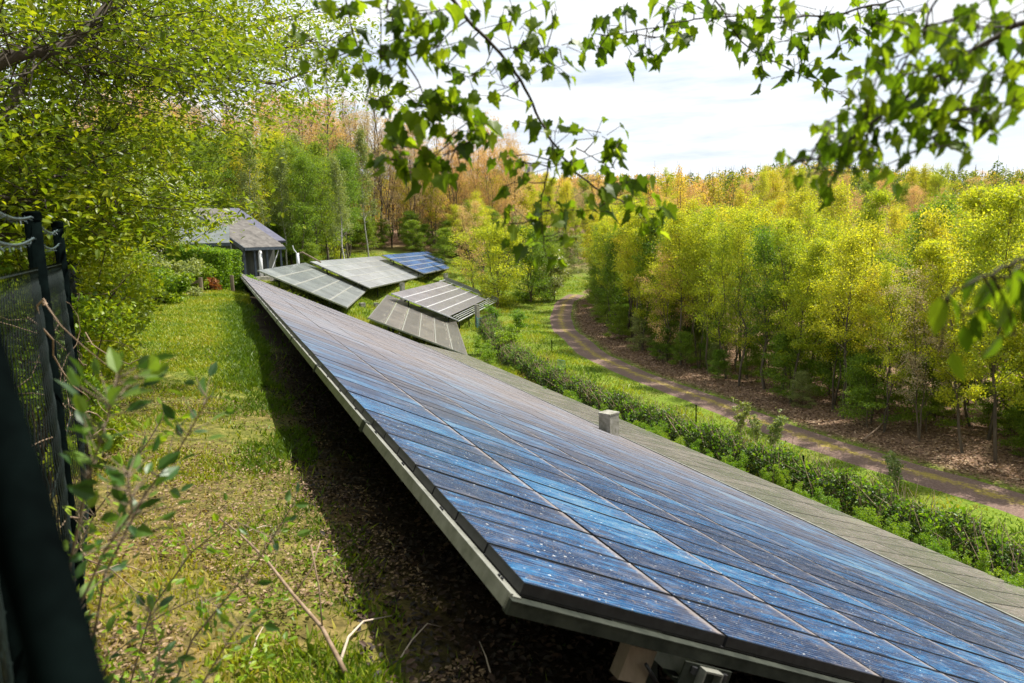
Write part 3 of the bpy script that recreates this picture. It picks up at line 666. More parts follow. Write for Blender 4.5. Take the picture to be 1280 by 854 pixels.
P_U = [tree_proto('understory', 5, .05, .05, 1.8, 28, 5, .1, .9, egg, 420, 26, .26, .125, M['lf_green'] if s != 53 else M['lf_grey'], M['forest_bark'], s, flat=.35, zb=1.2, wob=.012) for s in (51, 52, 53)]
P_X = [tree_proto('bare_tree', 17, .13, .3, 2.0, 44, 10, .8, 1.35, col_, 60, 8, .2, .12, M['lf_brown'], M['forest_bark'], s, wob=.008) for s in (61, 62)]
P_R = [tree_proto('round_bush', 7, .12, .04, 3.3, 40, 6, .1, 1.2, rnd_, 680, 28, .33, .14, M['lf_yellow'] if s == 71 else (M['lf_yellow'] if s == 72 else M['lf_green']), M['forest_bark'], s, trunks=3, spreadb=.12) for s in (71, 72, 73)]
P_C = [tree_proto('dark_conifer', 6, .09, .05, 1.6, 44, 5, -.05, .4, lambda s: 1-s*.9, 380, 22, .14, .14, M['lf_dark'], M['forest_bark'], 81, flat=.4)]

# ---- forest along the path
TN = {'Y': 'forest_tree', 'G': 'golden_tree', 'M': 'leafy_tree', 'O': 'poplar_tree', 'X': 'bare_tree', 'B': 'birch_tree'}
rt = random.Random(5)
used = []
def free(x, y, d):
    if any((x-a)**2+(y-b)**2 < d*d for a, b in used): return False
    used.append((x, y)); return True
def along(i):          # point and forest-side normal at arc index
    i = max(0, min(len(PL)-1, i)); return PL[i], PN[i]
def on_forest(x, y): return polydist(np.array([x]), np.array([y]), PATH)[0]
NORMAL = PN if polydist((PL[:, 0]+PN[:, 0]*3), (PL[:, 1]+PN[:, 1]*3), PATH).mean() < 0 else -PN
step = s_[-1]/259.
rows = [(4.7, 1.7), (7.6, 1.9), (10.2, 2.3), (13.5, 2.8), (18, 3.6), (24, 4.5), (32, 5.5)]
LB = {'Y': 'slender yellow-green tree in fresh leaf in the forest right of the path', 'G': 'slender tree with golden young leaves in the forest right of the path',
      'M': 'mid green tree in young leaf in the forest right of the path', 'O': 'tall slim tree with orange-brown buds in the forest right of the path'}
for ri, (off, sp) in enumerate(rows):
    s0 = rt.random()*2
    while s0 < s_[-1]-1:
        i = int(s0/step); p = PL[min(i, 259)]; nn_ = NORMAL[min(i, 259)]; s0 += sp*rt.uniform(.75, 1.25)
        o_ = off+rt.uniform(-1, 1)*(.7 if ri == 0 else 1.6); x, y = p[0]+nn_[0]*o_, p[1]+nn_[1]*o_
        if not free(x, y, 1.25): continue
        if -on_forest(x, y) < 3.4 or y < 8: continue
        r_ = rt.random(); ky = 'Y' if r_ < .58 else 'G' if r_ < .76 else 'M' if r_ < .9 else 'O'
        PR = {'Y': P_Y, 'G': P_G, 'M': P_M, 'O': P_O}[ky]; d_ = math.hypot(x, y)
        sc = rt.uniform(.62, .90)*(1 if ky != 'O' else .72)*(.84+.16*min(1, max(0, (d_-30)/20)))
        plant(PR, rt.randrange(len(PR)), TN[ky], x, y, sc, rt.random()*6.28, LB[ky], 'tree', 'forest trees right of the path', sink=0)
s0 = .5
while s0 < s_[-1]:
    i = min(int(s0/step), 259); p = PL[i]; nn_ = NORMAL[i]; s0 += rt.uniform(.6, 1.2)
    o_ = 3.6+8*rt.random()**1.2; x, y = p[0]+nn_[0]*o_, p[1]+nn_[1]*o_
    if -on_forest(x, y) < 3.3 or y < 8: continue
    k_ = rt.choice([0, 1, 0, 1, 2])
    plant(P_U, k_, 'understory_tree', x, y, rt.uniform(.35, .85), rt.random()*6.28,
          'young tree with layered green leaves under the forest edge by the path' if k_ < 2 else 'pale grey-green young tree under the forest edge by the path', 'young tree', 'young trees under the forest edge')
# ---- woods behind: valley, then behind the house and tables
def intab(x, y): return -40 < x < 6 and 50 < y < 120
n_ = 0
for t in range(1500):
    az = rad(rt.uniform(-4, 40)); d_ = rt.uniform(95, 185)*1.0; x, y = d_*math.sin(az), d_*math.cos(az)
    if -on_forest(x, y) < 28 and d_ < 130 and x > 2: continue
    if not free(x, y, 4.2): continue
    r_ = rt.random(); ky = 'Y' if r_ < .2 else 'G' if r_ < .36 else 'M' if r_ < .5 else 'O'
    PR = {'Y': P_Y, 'G': P_G, 'M': P_M, 'O': P_O}[ky]
    plant(PR, rt.randrange(len(PR)), TN[ky], x, y, rt.uniform(.8, 1.05)*(.8 if ky == 'O' else 1), rt.random()*6.28, {'Y': 'yellow-green tree in the valley wood behind the path', 'G': 'golden leaved tree in the valley wood behind the path', 'M': 'green tree in the valley wood behind the path', 'O': 'orange budding tree in the valley wood behind the path'}[ky], 'tree', 'trees of the valley wood')
    n_ += 1
    if n_ >= 110: break
n_ = 0
for t in range(3000):
    az = rad(rt.uniform(-31, 1)); d_ = 88+62*rt.random()**1.4; x, y = d_*math.sin(az), d_*math.cos(az)
    if az > rad(-12) and d_ < 127: continue
    if not free(x, y, 3.1): continue
    if d_ > 118: ky, PR = rt.choice([('O', P_O), ('O', P_O), ('X', P_X), ('G', P_G)])
    elif d_ > 108: ky, PR = rt.choice([('O', P_O), ('Y', P_Y), ('G', P_G), ('M', P_M), ('X', P_X)])
    else: ky, PR = rt.choice([('M', P_M), ('Y', P_Y), ('B', P_B), ('B', P_B), ('G', P_G), ('M', P_M)])
    lab = {'O': 'tall orange-pink budding tree in the wood behind the house and solar tables', 'X': 'tall bare twiggy tree above the wood behind the solar tables', 'G': 'golden tree in the wood behind the solar tables',
           'Y': 'yellow-green tree in the wood behind the solar tables', 'M': 'green tree in the wood behind the solar tables', 'B': 'grey-green birch with pale trunk in the wood behind the solar tables'}[ky]
    tl = (1.28 if x < -22 else 1.12)*(1.22 if ky in 'OX' else 1)
    plant(PR, rt.randrange(len(PR)), TN[ky], x, y, rt.uniform(.85, 1.1)*tl*{'O': 1.0, 'X': 1.0, 'B': .9}.get(ky, 1.), rt.random()*6.28, lab, 'birch' if ky == 'B' else 'tree', 'trees behind the house and solar tables')
    n_ += 1
    if n_ >= 190: break
n_ = 0
for t in range(2000):
    az = rad(rt.uniform(-31, 4)); d_ = rt.uniform(86, 138); x, y = d_*math.sin(az), d_*math.cos(az)
    if az > rad(-15) and d_ < 122: continue
    n_ += 1
    if n_ > 150: break
    plant(P_U, rt.randrange(3), 'understory_tree', x, y, rt.uniform(.7, 1.3), rt.random()*6.28, 'bushy young green tree at the foot of the wood behind the solar tables', 'young tree', 'undergrowth behind the solar tables')
for t in range(26):
    az = rad(rt.uniform(-5, 6.5)); d_ = rt.uniform(118, 165); x, y = d_*math.sin(az), d_*math.cos(az)
    if not free(x, y, 2.5) or -on_forest(x, y) > -2 and d_ < 120: continue
    plant(P_Y if t % 3 else P_M, t % 4, TN['Y' if t % 3 else 'M'], x, y, rt.uniform(.7, .95), t, 'yellow-green tree where the path disappears into the wood' if t % 3 else 'green tree where the path disappears into the wood', 'tree', 'trees where the path disappears')
    plant(P_U, t % 3, 'understory_tree', x-1.5, y-6, rt.uniform(.8, 1.3), t, 'bushy young tree where the path disappears into the wood', 'young tree', 'undergrowth where the path disappears')
def spec(PR, k, name, px, py_base, d, hpx, label, cat, hh, sxy=None):
    p = at(px, py_base, d); return plant(PR, k, name, p[0], p[1], hpx/900*d/hh, rt.random()*6, label, cat, sxy=sxy)
spec(P_R, 0, 'golden_bush', 622, 382, 88, 92, 'big round golden-green bush beside the bare rails of the lavender table', 'bush', 7, 1.05)
spec(P_R, 2, 'dark_bush', 664, 382, 92, 88, 'dark green bushy tree between the golden bush and the path', 'bush', 7, .9)
spec(P_R, 2, 'dark_bush', 684, 384, 100, 60, 'dark green bush close to where the path disappears', 'bush', 7, .9)
spec(P_R, 1, 'yellow_bush', 405, 322, 100, 85, 'bright yellow-green young tree behind the shining pale table', 'tree', 7, .8)
spec(P_C, 0, 'dark_conifer', 577, 320, 125, 42, 'small dark conifer behind the dark blue table', 'conifer', 6)
spec(P_C, 0, 'dark_conifer', 590, 325, 120, 34, 'smaller dark conifer left of the golden bush', 'conifer', 6)
spec(P_B, 0, 'birch_tree', 381, 318, 98, 120, 'birch with white trunk right of the house', 'birch', 13)
spec(P_B, 1, 'birch_tree', 461, 318, 112, 150, 'birch with bright white trunk behind the shining pale table', 'birch', 13)
spec(P_B, 0, 'birch_tree', 432, 318, 112, 142, 'birch with dark trunk left of the bright white one', 'birch', 13)
spec(P_X, 0, 'bare_tree', 293, 300, 96, 190, 'tall bare tree with wide fan of branches behind the house', 'tree', 17, 1.8)
spec(P_X, 1, 'bare_tree', 340, 300, 110, 165, 'tall bare tree right of the wide one behind the house', 'tree', 17, 1.2)
tb = tree_proto('blossom_bush', 4, .05, .1, 1.7, 24, 6, .3, 1.1, rnd_, 260, 22, .22, .16, M['lf_grey'], M['forest_bark'], 91, trunks=3, spreadb=.1)
Rb = np.random.default_rng(4); Pb = tb[2][Rb.integers(0, len(tb[2]), 900)]
bm_ = leafmesh('blossom', RH, Pb+Rb.normal(size=Pb.shape)*.06, rdir(900), rdir(900), .2, M['blossom'])
e = spec([tb], 0, 'blossom_bush', 693, 384, 94, 52, 'white blossoming bush at the bend where the path disappears', 'bush', 4); build_np('blossom', bm_, e)

# ---- far hillside wood: one mass
def far_wood():
    R = np.random.default_rng(99); Ps, Ys, Ns, Ss, Cs, lines = [], [], [], [], [], []
    n = 4200; az = np.radians(R.uniform(-36, 46, n)); d = 128+230*R.random(n)**1.1; X, Y = d*np.sin(az), d*np.cos(az)
    keep = ~((d < 185) & (az > rad(-4))) | (d > 185); keep &= ~((az < rad(-4)) & (d < 158)); X, Y, d, az = X[keep], Y[keep], d[keep], az[keep]; Z = H(X, Y)
    for x, y, z, dd, a in zip(X, Y, Z, d, az):
        hh = R.uniform(7.5, 12.5)*(1.0 if R.random() < .95 else 1.2); cr = R.uniform(2.1, 4.2); m_ = int(300 if dd < 230 else 150)
        q = R.random(m_)**.8; ra = cr*np.sqrt(np.clip(1-(2*q-.75)**2*.62, .03, 1))*(.35+.65*R.random(m_)**.5)*(1-q*.35); th = R.random(m_)*6.28
        lob = 1+.35*np.sin(3*th+R.random()*6)*np.sin(6*q+R.random()*6)
        Ps.append(np.c_[x+ra*lob*np.cos(th), y+ra*lob*np.sin(th), z+hh*(.04+.98*q)]); Ss.append(R.uniform(.3, .62, m_)*(1 if dd < 250 else 1.35))
        right = a > rad(19+R.normal()*4)
        base = R.choice([.05, .3, .5, .62, .8, .95], p=[.06, .12, .22, .2, .25, .15] if not right else [.35, .35, .15, .1, .03, .02])
        Cs.append(np.clip(base+R.normal(size=m_)*.06, 0, 1)); lines.append((np.array([[x, y, z-1], [x+R.normal()*.3, y, z+hh*.6], [x+R.normal()*.5, y, z+hh*1.12]]), .16, .03))
    P = np.concatenate(Ps); S = np.concatenate(Ss); C = np.concatenate(Cs)
    m = foliage('hillside_leaves', [(.07,.12,.025), (.13,.19,.03), (.28,.31,.03), (.54,.44,.07), (.62,.40,.16), (.62,.42,.24)], .5, .6, 0.)
    o = tag(build_np('far_wood', leafmesh('far_wood', RH, P, rdir(len(P)), rdir(len(P), .6), S, m, C)), kind='stuff')
    link(tag(bpy.data.objects.new('far_trunks', woodmesh('far_trunks', lines, M['forest_bark'], 3)), kind='stuff'))
    # dense low growth that closes the floor of the near wood
far_wood()

# ---- hedge with the green fence in it
HL = smoothline(HEDGE, 240); ht = unit(np.gradient(HL[:, :2], axis=0)); hn = np.c_[ht[:, 1], -ht[:, 0]]
R = np.random.default_rng(12); n = 120000; i = (R.random(n)**1.0*239).astype(int)
sarc = i*.45
hgt = 1.0+.14*np.sin(sarc*.9)+.12*np.sin(sarc*2.3+1)+.10*np.sin(sarc*5.1); wid = .62+.12*np.sin(sarc*1.4+2)
a = R.uniform(-.15, math.pi+.15, n); rr = R.uniform(.72, 1.06, n)
u_ = np.cos(a)*wid*rr; z_ = np.sin(a)**.6*hgt*rr if False else np.abs(np.sin(a))**.6*hgt*rr
hx = HL[i, 0]+hn[i, 0]*u_+R.normal(size=n)*.12; hy = HL[i, 1]+hn[i, 1]*u_+R.normal(size=n)*.12
P = np.c_[hx, hy, H(hx, hy)*0+np.interp(np.arange(240), np.arange(240), H(HL[:, 0], HL[:, 1]))[i]+z_]
e = empty('hedge', HL[0].tolist(), 'long dark overgrown hedge running between the solar bank and the path', 'hedge')
e.location[2] = Hs(HL[0, 0], HL[0, 1]); o0 = np.array(e.location)
build_np('foliage', leafmesh('hedge_foliage', RH, P-o0, rdir(n, -.2), rdir(n, .5), R.uniform(.05, .11, n), M['lf_hedge']), e)
tipm = R.random(n) < .16; Pt = P[tipm]+np.array([0, 0, .12])
build_np('young_shoots', leafmesh('hedge_shoots', RH, Pt-o0, rdir(len(Pt), .8), rdir(len(Pt), .2), R.uniform(.08, .16, len(Pt)), M['lf_fresh']), e)
lines = []
for k in range(0, 240):
    for _ in range(5):
        b = np.array([HL[k, 0]+R.normal()*.35, HL[k, 1]+R.normal()*.35, Hs(HL[k, 0], HL[k, 1])-.1]); lines.append((np.array([b, b+[R.normal()*.2, R.normal()*.2, .7], b+[R.normal()*.35, R.normal()*.35, 1.2+R.random()*.5]])-o0, .02, .006))
build_np('stems', woodmesh('hedge_stems', lines, M['drystick'], 3), e)
for px, py, hpx, lb in ((697.5,481,20,'green fence post left of the small gate gap in the hedge'),(707,483,22,'green fence post right of the small gate gap in the hedge'),(690,443,18,'thin dark post standing beside the bend of the path'),(685,468,17,'dark post in the hedge just above the gate gap'),
                        (870,532,30,'dark green fence post in the hedge above the bright shrubs'),(1003,612,44,'dark green fence post showing in the ragged hedge gap at right'),(1090,655,40,'green fence post in the hedge behind the bright saplings')):
    z0 = -9.2
    p = atz(px, py, -8.9 if px < 720 else -9.2); g = Hs(p[0], p[1]); h_ = hpx/900*p[1]
    mb = MB(); mb.tube([(p[0], p[1], g-.2), (p[0], p[1], g+h_)], .032, 8); mb.tube([(p[0], p[1], g+h_), (p[0], p[1], g+h_+.03)], .04, 8); mb.solo('fence_post', M['fence_green'], lb, 'post', 'green posts along the hedge')
g1, g2 = atz(697.5, 481, -8.9), atz(707, 483, -8.9); mb = MB(); z0 = Hs(g1[0], g1[1])
for k in range(9):
    for dz in (0,): 
        a_ = g1+(g2-g1)*k/8.; mb.bar((a_[0], a_[1], z0+.1), (a_[0], a_[1], z0+1.5), .02, .02, (1, 0, 0))
for dz in (.15, .8, 1.5): mb.bar((g1[0], g1[1], z0+dz), (g2[0], g2[1], z0+dz), .03)
mb.solo('garden_gate', M['blue_metal'], 'small teal metal gate between two posts in the hedge', 'gate')
p = atz(609, 401, -7.4); g = Hs(p[0], p[1]); mb = MB(); dx = np.array([1.9, 1.6, .35])
for k in range(5): mb.bar(np.array([p[0]-1, p[1], g+.15+.2*k]), np.array([p[0]-1, p[1], g+.15+.2*k])+dx, .05, .12)
mb.bar((p[0]-1, p[1], g-.2), (p[0]-1, p[1], g+1.2), .09, .09, (1, 0, 0)); mb.bar(np.array([p[0]-1, p[1], g-.2])+dx, np.array([p[0]-1, p[1], g+1.2])+dx, .09, .09, (1, 0, 0))
mb.solo('metal_barrier', M['blue_metal'], 'short teal slatted barrier at the foot of the golden bush', 'barrier')

# ---- bright saplings below the hedge
P_F = [tree_proto('fresh_shrub', 1.7, .012, .05, .5, 26, 3, .8, 1.35, col_, 190, 10, .08, .085, M['lf_fresh'], M['drystick'], s, trunks=4, spreadb=.25, T=OV) for s in (101, 102, 103)]
P_W = [tree_proto('pale_weed', 1.4, .01, .1, .3, 24, 3, .9, 1.3, col_, 90, 10, .06, .09, M['lf_grey'], M['palestick'], 111, trunks=5, spreadb=.3)]
for k in range(95):
    q = rt.random()
    i = int(q**1.5*110); o_ = rt.uniform(1.5, 3.6); sgn = -1 if polydist(np.array([HL[i, 0]+hn[i, 0]*3]), np.array([HL[i, 1]+hn[i, 1]*3]), PATH)[0] < polydist(np.array([HL[i, 0]]), np.array([HL[i, 1]]), PATH)[0] else 1
    x, y = HL[i, 0]+hn[i, 0]*o_*sgn, HL[i, 1]+hn[i, 1]*o_*sgn
    plant(P_F, rt.randrange(3), 'sapling', x, y, rt.uniform(.3, .65), rt.random()*6, 'bright green upright sapling between the olive solar row and the hedge', 'sapling', 'bright saplings below the hedge', part=('stems', 'leaves'))
for px, py, lb in ((945, 553, 'pale feathery weed on the grass verge above the hedge'), (1118, 612, 'pale feathery weed on the verge nearer the lower right'), (925, 545, 'smaller pale feathery weed beside the first'), (968, 566, 'pale weed at the edge of the path verge')):
    p = atz(px, py, -9.4); plant(P_W, 0, 'tall_weed', p[0], p[1], rt.uniform(.9, 1.3), rt.random()*6, lb, 'weed', part=('stems', 'leaves'))
for px, py, z0, sc, kk, lb in ((640, 438, -8.3, 1.3, 0, 'small green bush at the upper end of the hedge'), (618, 405, -7.6, 1.2, 1, 'green bush beside the teal barrier'), (650, 415, -8.2, 1.1, 2, 'low green bush in the meadow left of the path bend'),
                              (600, 432, -7.9, .8, 1, 'small bush beside the right corner of the brownish table'), (612, 446, -8, .9, 0, 'low bush below the brownish table')):
    p = atz(px, py, z0); plant(P_F, kk, 'meadow_bush', p[0], p[1], sc, rt.random()*6, lb, 'bush', part=('stems', 'leaves'), sxy=1.8)
sd = atz(572, 428, -7.4)

# ---- left: tall shrubs along the fence, overhanging tree
def bushy(name, c, r, h, n, ls, lmat, seed, label, cat, group=None, stems=26, zlow=.0, T=RH, wm='twig', lumps=8):
    R = np.random.default_rng(seed); g = Hs(*c); e = empty(name, (c[0], c[1], g), label, cat, group)
    n = int(n*1.5) if n > 9000 else n
    K = lumps*5; ta = R.random(K)*6.283; rq = r*.95*R.random(K)**.5; ct = np.c_[rq*np.cos(ta), rq*np.sin(ta), (zlow+(1-zlow)*R.random(K)**.8)*h*.92]; cr_ = R.uniform(.18, .42, K)*r
    k = R.integers(0, K, n); d = unit(R.normal(size=(n, 3))); P = ct[k]+d*(cr_[k]*R.uniform(.5, 1.1, n))[:, None]*np.array([1, 1, .7]); P[:, 2] = np.maximum(P[:, 2], .03)
    rn = np.clip(R.random(K)[k]*.45+R.random(n)*.55, 0, 1)
    build_np('leaves', leafmesh('leaves', T, P, unit(R.normal(size=(n, 3))+[0, 0, -.25]), unit(R.normal(size=(n, 3))+[0, 0, .6]), ls*R.uniform(.6, 1.3, n), lmat, rn), e)
    lines = []
    for j in range(K):
        b = np.array([ct[j, 0]*.15, ct[j, 1]*.15, -.1]); q = ct[j]; lines.append((np.array([b, b*.4+q*.6+R.normal(size=3)*.12*r-[0, 0, .1*h], q]), .007+.005*r, .003))
        for _ in range(stems//6): lines.append((np.array([q, q+unit(R.normal(size=3)+[0, 0, .3])*cr_[j]*.9]), .006, .003))
    build_np('stems', woodmesh('stems', lines, M[wm], 4), e); return e
FL = np.array([-1.95, 3.0]); FD = unit(np.array([-.9, 1.62])); FNL = np.array([-FD[1], FD[0]])
def fp(s, o): return FL+FD*s+FNL*o
specs = [(2.5, .35, .62, 1.75, 13000, .04), (3.9, .5, .9, 2.3, 20000, .045), (5.6, .5, 1.15, 3.0, 25000, .05), (7.9, .6, 1.3, 3.5, 24000, .06), (10.6, .8, 1.35, 3.9, 24000, .07), (14, .85, 1.6, 4.2, 22000, .085), (18.5, .95, 1.9, 4.4, 20000, .10), (23.5, .95, 2.1, 4.4, 18000, .12), (29, 1.2, 2.3, 4.4, 16000, .14)]
words = ['nearest leafy shrub growing through the fence behind the second post', 'second leafy shrub along the fence', 'broad yellow-green shrub third along the fence', 'tall yellow-green shrub in the middle of the row along the fence', 'tall shrub beyond the middle of the row along the lawn edge',
         'shrub where the lawn edge begins to curve', 'large shrub left of the white blossoming tree', 'shrub at the foot of the white blossoming tree', 'shrub between the blossoming tree and the house']
for k, (s, o, r, h, n, ls) in enumerate(specs):
    c = fp(s, o); bushy('fence_shrub', c, r, h, n, ls, M['lf_bush'], 200+k, words[k], 'shrub', 'shrubs along the fence', lumps=9)
for k, (s, o, r, h, n, ls, lb) in enumerate([(5.5, 3.2, 2.0, 5.2, 20000, .07, 'tall dark-stemmed thicket behind the fence at the left edge'), (10.5, 4.2, 2.6, 6.5, 24000, .085, 'high leafy thicket behind the middle fence shrubs'), (17, 5, 3.2, 7.5, 24000, .11, 'high thicket further back behind the fence shrubs'), (26, 5.5, 3.6, 8, 22000, .15, 'farthest high thicket left of the house'), (37, 5, 4, 8.5, 20000, .18, 'tall thicket behind the house on its left')]):
    c = fp(s, o); bushy('thicket', c, r, h, n, ls, M['lf_canopy'] if k % 2 else M['lf_bush'], 230+k, lb, 'thicket', 'thickets behind the fence', lumps=14)
# overhanging tree with layered sprays
def canopy_tree():
    R = np.random.default_rng(77); base = np.array([-6.2, 6.6, Hs(-6.2, 6.6)])
    e = empty('overhanging_tree', base, 'tree with fresh green leaves spreading over the lawn from the upper left', 'tree')
    lines = [(np.array([[0,0,-.3],[.1,.1,1.5],[.05,.3,3.],[.3,.6,4.6],[.6,.9,6.5]]), .15, .05)]
    limbs = []
    def lm(pts, r0, r1):
        q = np.array([at(x, y, d) for x, y, d in pts])-base
        lines.append((q, r0, r1)); limbs.append(q)
    lm([(-60,105,5),(20,68,5.2),(70,62,5.4),(110,35,5.6),(135,5,5.8),(160,-40,6)], .055, .02)
    lm([(-70,230,5.4),(0,155,5.8),(34,92,6.2),(72,78,6.6),(112,67,7),(180,80,7.8),(277,97,9),(345,105,9.8),(385,90,10.4)], .05, .012)
    lm([(86,79,6.6),(130,92,7),(185,108,7.6),(255,107,8.4)], .025, .008)
    lm([(72,62,5.5),(120,40,6.2),(150,5,6.8),(185,-25,7)], .03, .015)
    lm([(100,70,7),(131,54,7.4),(200,52,8),(259,45,8.8),(330,30,10),(400,10,11)], .025, .008)
    lm([(-30,165,5.6),(19,176,6),(70,178,6.6),(127,172,7.2)], .022, .006)
    lm([(-30,240,4.8),(49,255,5.4),(112,259,6),(150,250,6.4)], .016, .005)
    lm([(-30,330,5),(20,265,5.3),(60,225,5.8),(110,200,6.4),(150,150,7)], .022, .006)
    lm([(240,60,9),(290,75,9.6),(350,60,10.3),(420,50,11)], .014, .005)
    ct = []
    for q in limbs:
        for _ in range(58):
            t = R.uniform(.12, 1.0)*(len(q)-1); i = int(min(t, len(q)-2)); p = q[i]+(q[i+1]-q[i])*(t-i)
            o = np.clip(R.normal(size=3), -1.5, 1.5)*np.array([.75, .75, .42])*(.5 if p[2]+base[2] < .6 else 1); c = p+o; ct.append(c)
            lines.append((np.array([p, p+(c-p)*.35+R.normal(size=3)*.08, p+(c-p)*.7+R.normal(size=3)*.08, c]), .006, .002))
    # filling mass of the crown above
    m_ = 760
    q = unit(R.normal(size=(m_, 3)))*(R.uniform(.25, 1, (m_, 1))**.6); q = np.array([-5.6, 9.6, 4.0])-base+q*np.array([3.3, 4.2, 2.4])
    scr = [(c+base) for c in q]; ok = []
    for c, wv in zip(q, scr):
        cc = RM.T@wv; X, Y = 640+900*cc[0]/cc[2], 427+900*cc[1]/cc[2]
        ok.append(Y < 185-.32*X+.2*max(0, X-250) or X < 120)
    q = q[np.array(ok)]; ct += list(q)
    hub = np.array([.4, .8, 4.6])
    for c in q[::4]: lines.append((np.array([c+(hub-c)*.22+R.normal(size=3)*.15, c+(hub-c)*.1+R.normal(size=3)*.05, c]), .006, .002))
    ct = np.array(ct); per = 62; n = len(ct)*per
    P = np.repeat(ct, per, 0)+R.normal(size=(n, 3))*np.array([.23, .23, .07])
    rn = np.clip(np.repeat(R.random(len(ct)), per)*.5+R.random(n)*.5, 0, 1)
    build_np('crown', leafmesh('crown', OV, P, unit(R.normal(size=(n, 3))*[1, 1, .4]+[0, 0, -.25]), unit(R.normal(size=(n, 3))*.45+[0, 0, 1]), R.uniform(.04, .085, n), M['lf_canopy'], rn), e)
    build_np('trunk', woodmesh('trunk', lines, M['bark'], 6), e)
canopy_tree()
# blossoming tree in front of the house
p = at(214, 350, 36); tb = tree_proto('blossom_tree', 7, .1, .2, 3.0, 30, 7, .15, 1.0, rnd_, 420, 20, .22, .13, M['lf_green'], M['bark'], 95, trunks=4, spreadb=.22, flat=.5)
e = plant([tb], 0, 'blossom_tree', p[0], p[1], .86, 1.2, 'spreading white blossoming tree in front of the house roof', 'tree')
Pb = tb[2][Rb.integers(0, len(tb[2]), 2600)]; build_np('blossom', leafmesh('blossom', RH, Pb+Rb.normal(size=Pb.shape)*.05, rdir(2600), rdir(2600), .11, M['blossom']), e)
# clipped hedge, shrubs and rail fence near the house
def boxhedge():
    R = np.random.default_rng(8); c = at(258, 352, 35); c[2] = Hs(c[0], c[1]); n = 26000; e = empty('clipped_hedge', c, 'block of clipped green hedge in front of the house', 'hedge')
    hx, hy, hz = 1.35, .8, 1.95; f = R.integers(0, 3, n); P = R.uniform(-1, 1, (n, 3)); k = np.arange(n)
    P[k, f] = np.sign(P[k, f])*R.uniform(.82, 1.06, n); P = P*[hx, hy, hz/2]*(1+.07*np.sin(P[:, [1]]*5)*np.sin(P[:, [0]]*4))+[0, 0, hz/2]; P[:, 2] = np.maximum(P[:, 2]-.12*P[:, 0], 0.02)
    build_np('leaves', leafmesh('leaves', RH, P, rdir(n), rdir(n, .5), R.uniform(.06, .13, n), M['lf_fresh'], R.random(n)), e)
    lines = [(np.array([[R.uniform(-1.2, 1.2), R.uniform(-.6, .6), -.1], [R.uniform(-1.2, 1.2), R.uniform(-.6, .6), hz*.9]]), .03, .01) for _ in range(60)]
    build_np('stems', woodmesh('stems', lines, M['twig'], 4), e); e.rotation_euler[2] = -.25
boxhedge()
for px, py, d, r, h, m_, lb in ((266,362,33.5,.35,.6,'lf_red','low reddish shrub at the foot of the clipped hedge'),(236,358,32,1.,1.1,'lf_bush','rounded shrub left of the reddish one by the rail fence'),(214,362,29,1.1,1.5,'lf_grey','grey-green shrub left of the wooden rail fence'),
                               (198,372,25,1.0,1.2,'lf_bush','low shrub at the lawn edge before the rail fence'),(303,348,40,.9,.6,'lf_fresh','low bright shrub between clipped hedge and array corner'),(292,352,38,.9,.5,'lf_fresh','low bright ground shrub at the right end of the clipped hedge')):
    p = at(px, py, d); bushy('garden_shrub', (p[0], p[1]), r, h, 5000, .11, M[m_], int(px), lb, 'shrub', 'garden shrubs near the house', lumps=5)
a_, b_ = at(220, 371, 31.5), at(252, 366, 31.5); g = Hs(b_[0], b_[1]); e = empty('rail_fence', (b_[0], b_[1], g), 'short weathered wooden rail fence at the lawn edge before the house', 'fence')
mb = MB(); mb.bar((a_[0], a_[1], g+.42), (b_[0], b_[1], g+.55), .09, .14); mb.build('rail', M['oldwood'], e)
for q in (b_, b_+[.75, 1.6, 0]): mb = MB(); mb.tube([(q[0], q[1], g-.2), (q[0], q[1], g+.72)], .09, 8); mb.build('post', M['oldwood'], e)

# ---- chain link fence
fz = Hs(*FL)
e = empty('chain_link_fence', (FL[0], FL[1], fz), 'dark green chain link fence along the left edge of the lawn', 'fence')
def post(s, top, r=.031):
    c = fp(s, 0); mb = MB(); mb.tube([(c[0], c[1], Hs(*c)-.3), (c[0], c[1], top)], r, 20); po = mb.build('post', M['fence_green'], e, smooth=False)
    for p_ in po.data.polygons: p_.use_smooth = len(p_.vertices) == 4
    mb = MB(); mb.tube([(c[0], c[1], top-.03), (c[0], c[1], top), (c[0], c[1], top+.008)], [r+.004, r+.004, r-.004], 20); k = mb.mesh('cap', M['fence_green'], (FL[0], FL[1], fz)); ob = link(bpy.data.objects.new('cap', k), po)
zt = at(56, 266, 3.)[2]
post(0, zt); post(1.85, at(83, 278, 4.62)[2]); post(-1.85, zt+.02)
R = np.random.default_rng(2); lines = []; top, bot = zt-.22, fz+.02; pitch = .055
s0_, s1_ = -2.9, 5.6; hgt_ = top-bot; npz = int((s1_-s0_)/pitch)
for k in range(npz):
    s = s0_+k*pitch; m_ = int(hgt_/pitch)
    zz = top-np.arange(m_+1)*pitch; ss = s+np.where(np.arange(m_+1) % 2, pitch*.5, -pitch*.5)*1.02
    bul = .03*np.sin(ss*3.4)[:, None]*np.sin((zz-bot)/hgt_*math.pi)[:, None]
    pts = np.c_[FL[None]+FD[None]*ss[:, None]+FNL[None]*(bul+np.where(np.arange(m_+1) % 2, .002, -.002)[:, None]), zz]
    lines.append((pts-np.array([FL[0], FL[1], fz]), .0024, .0024))
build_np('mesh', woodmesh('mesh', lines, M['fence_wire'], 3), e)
mb = MB()
for z_ in (top-.01, top-hgt_*.5, bot+.05): mb.tube([(*fp(s0_, .0), z_), (*fp(s1_, 0), z_)], .0028, 5)
mb.build('tension_wire', M['fence_wire'], e)
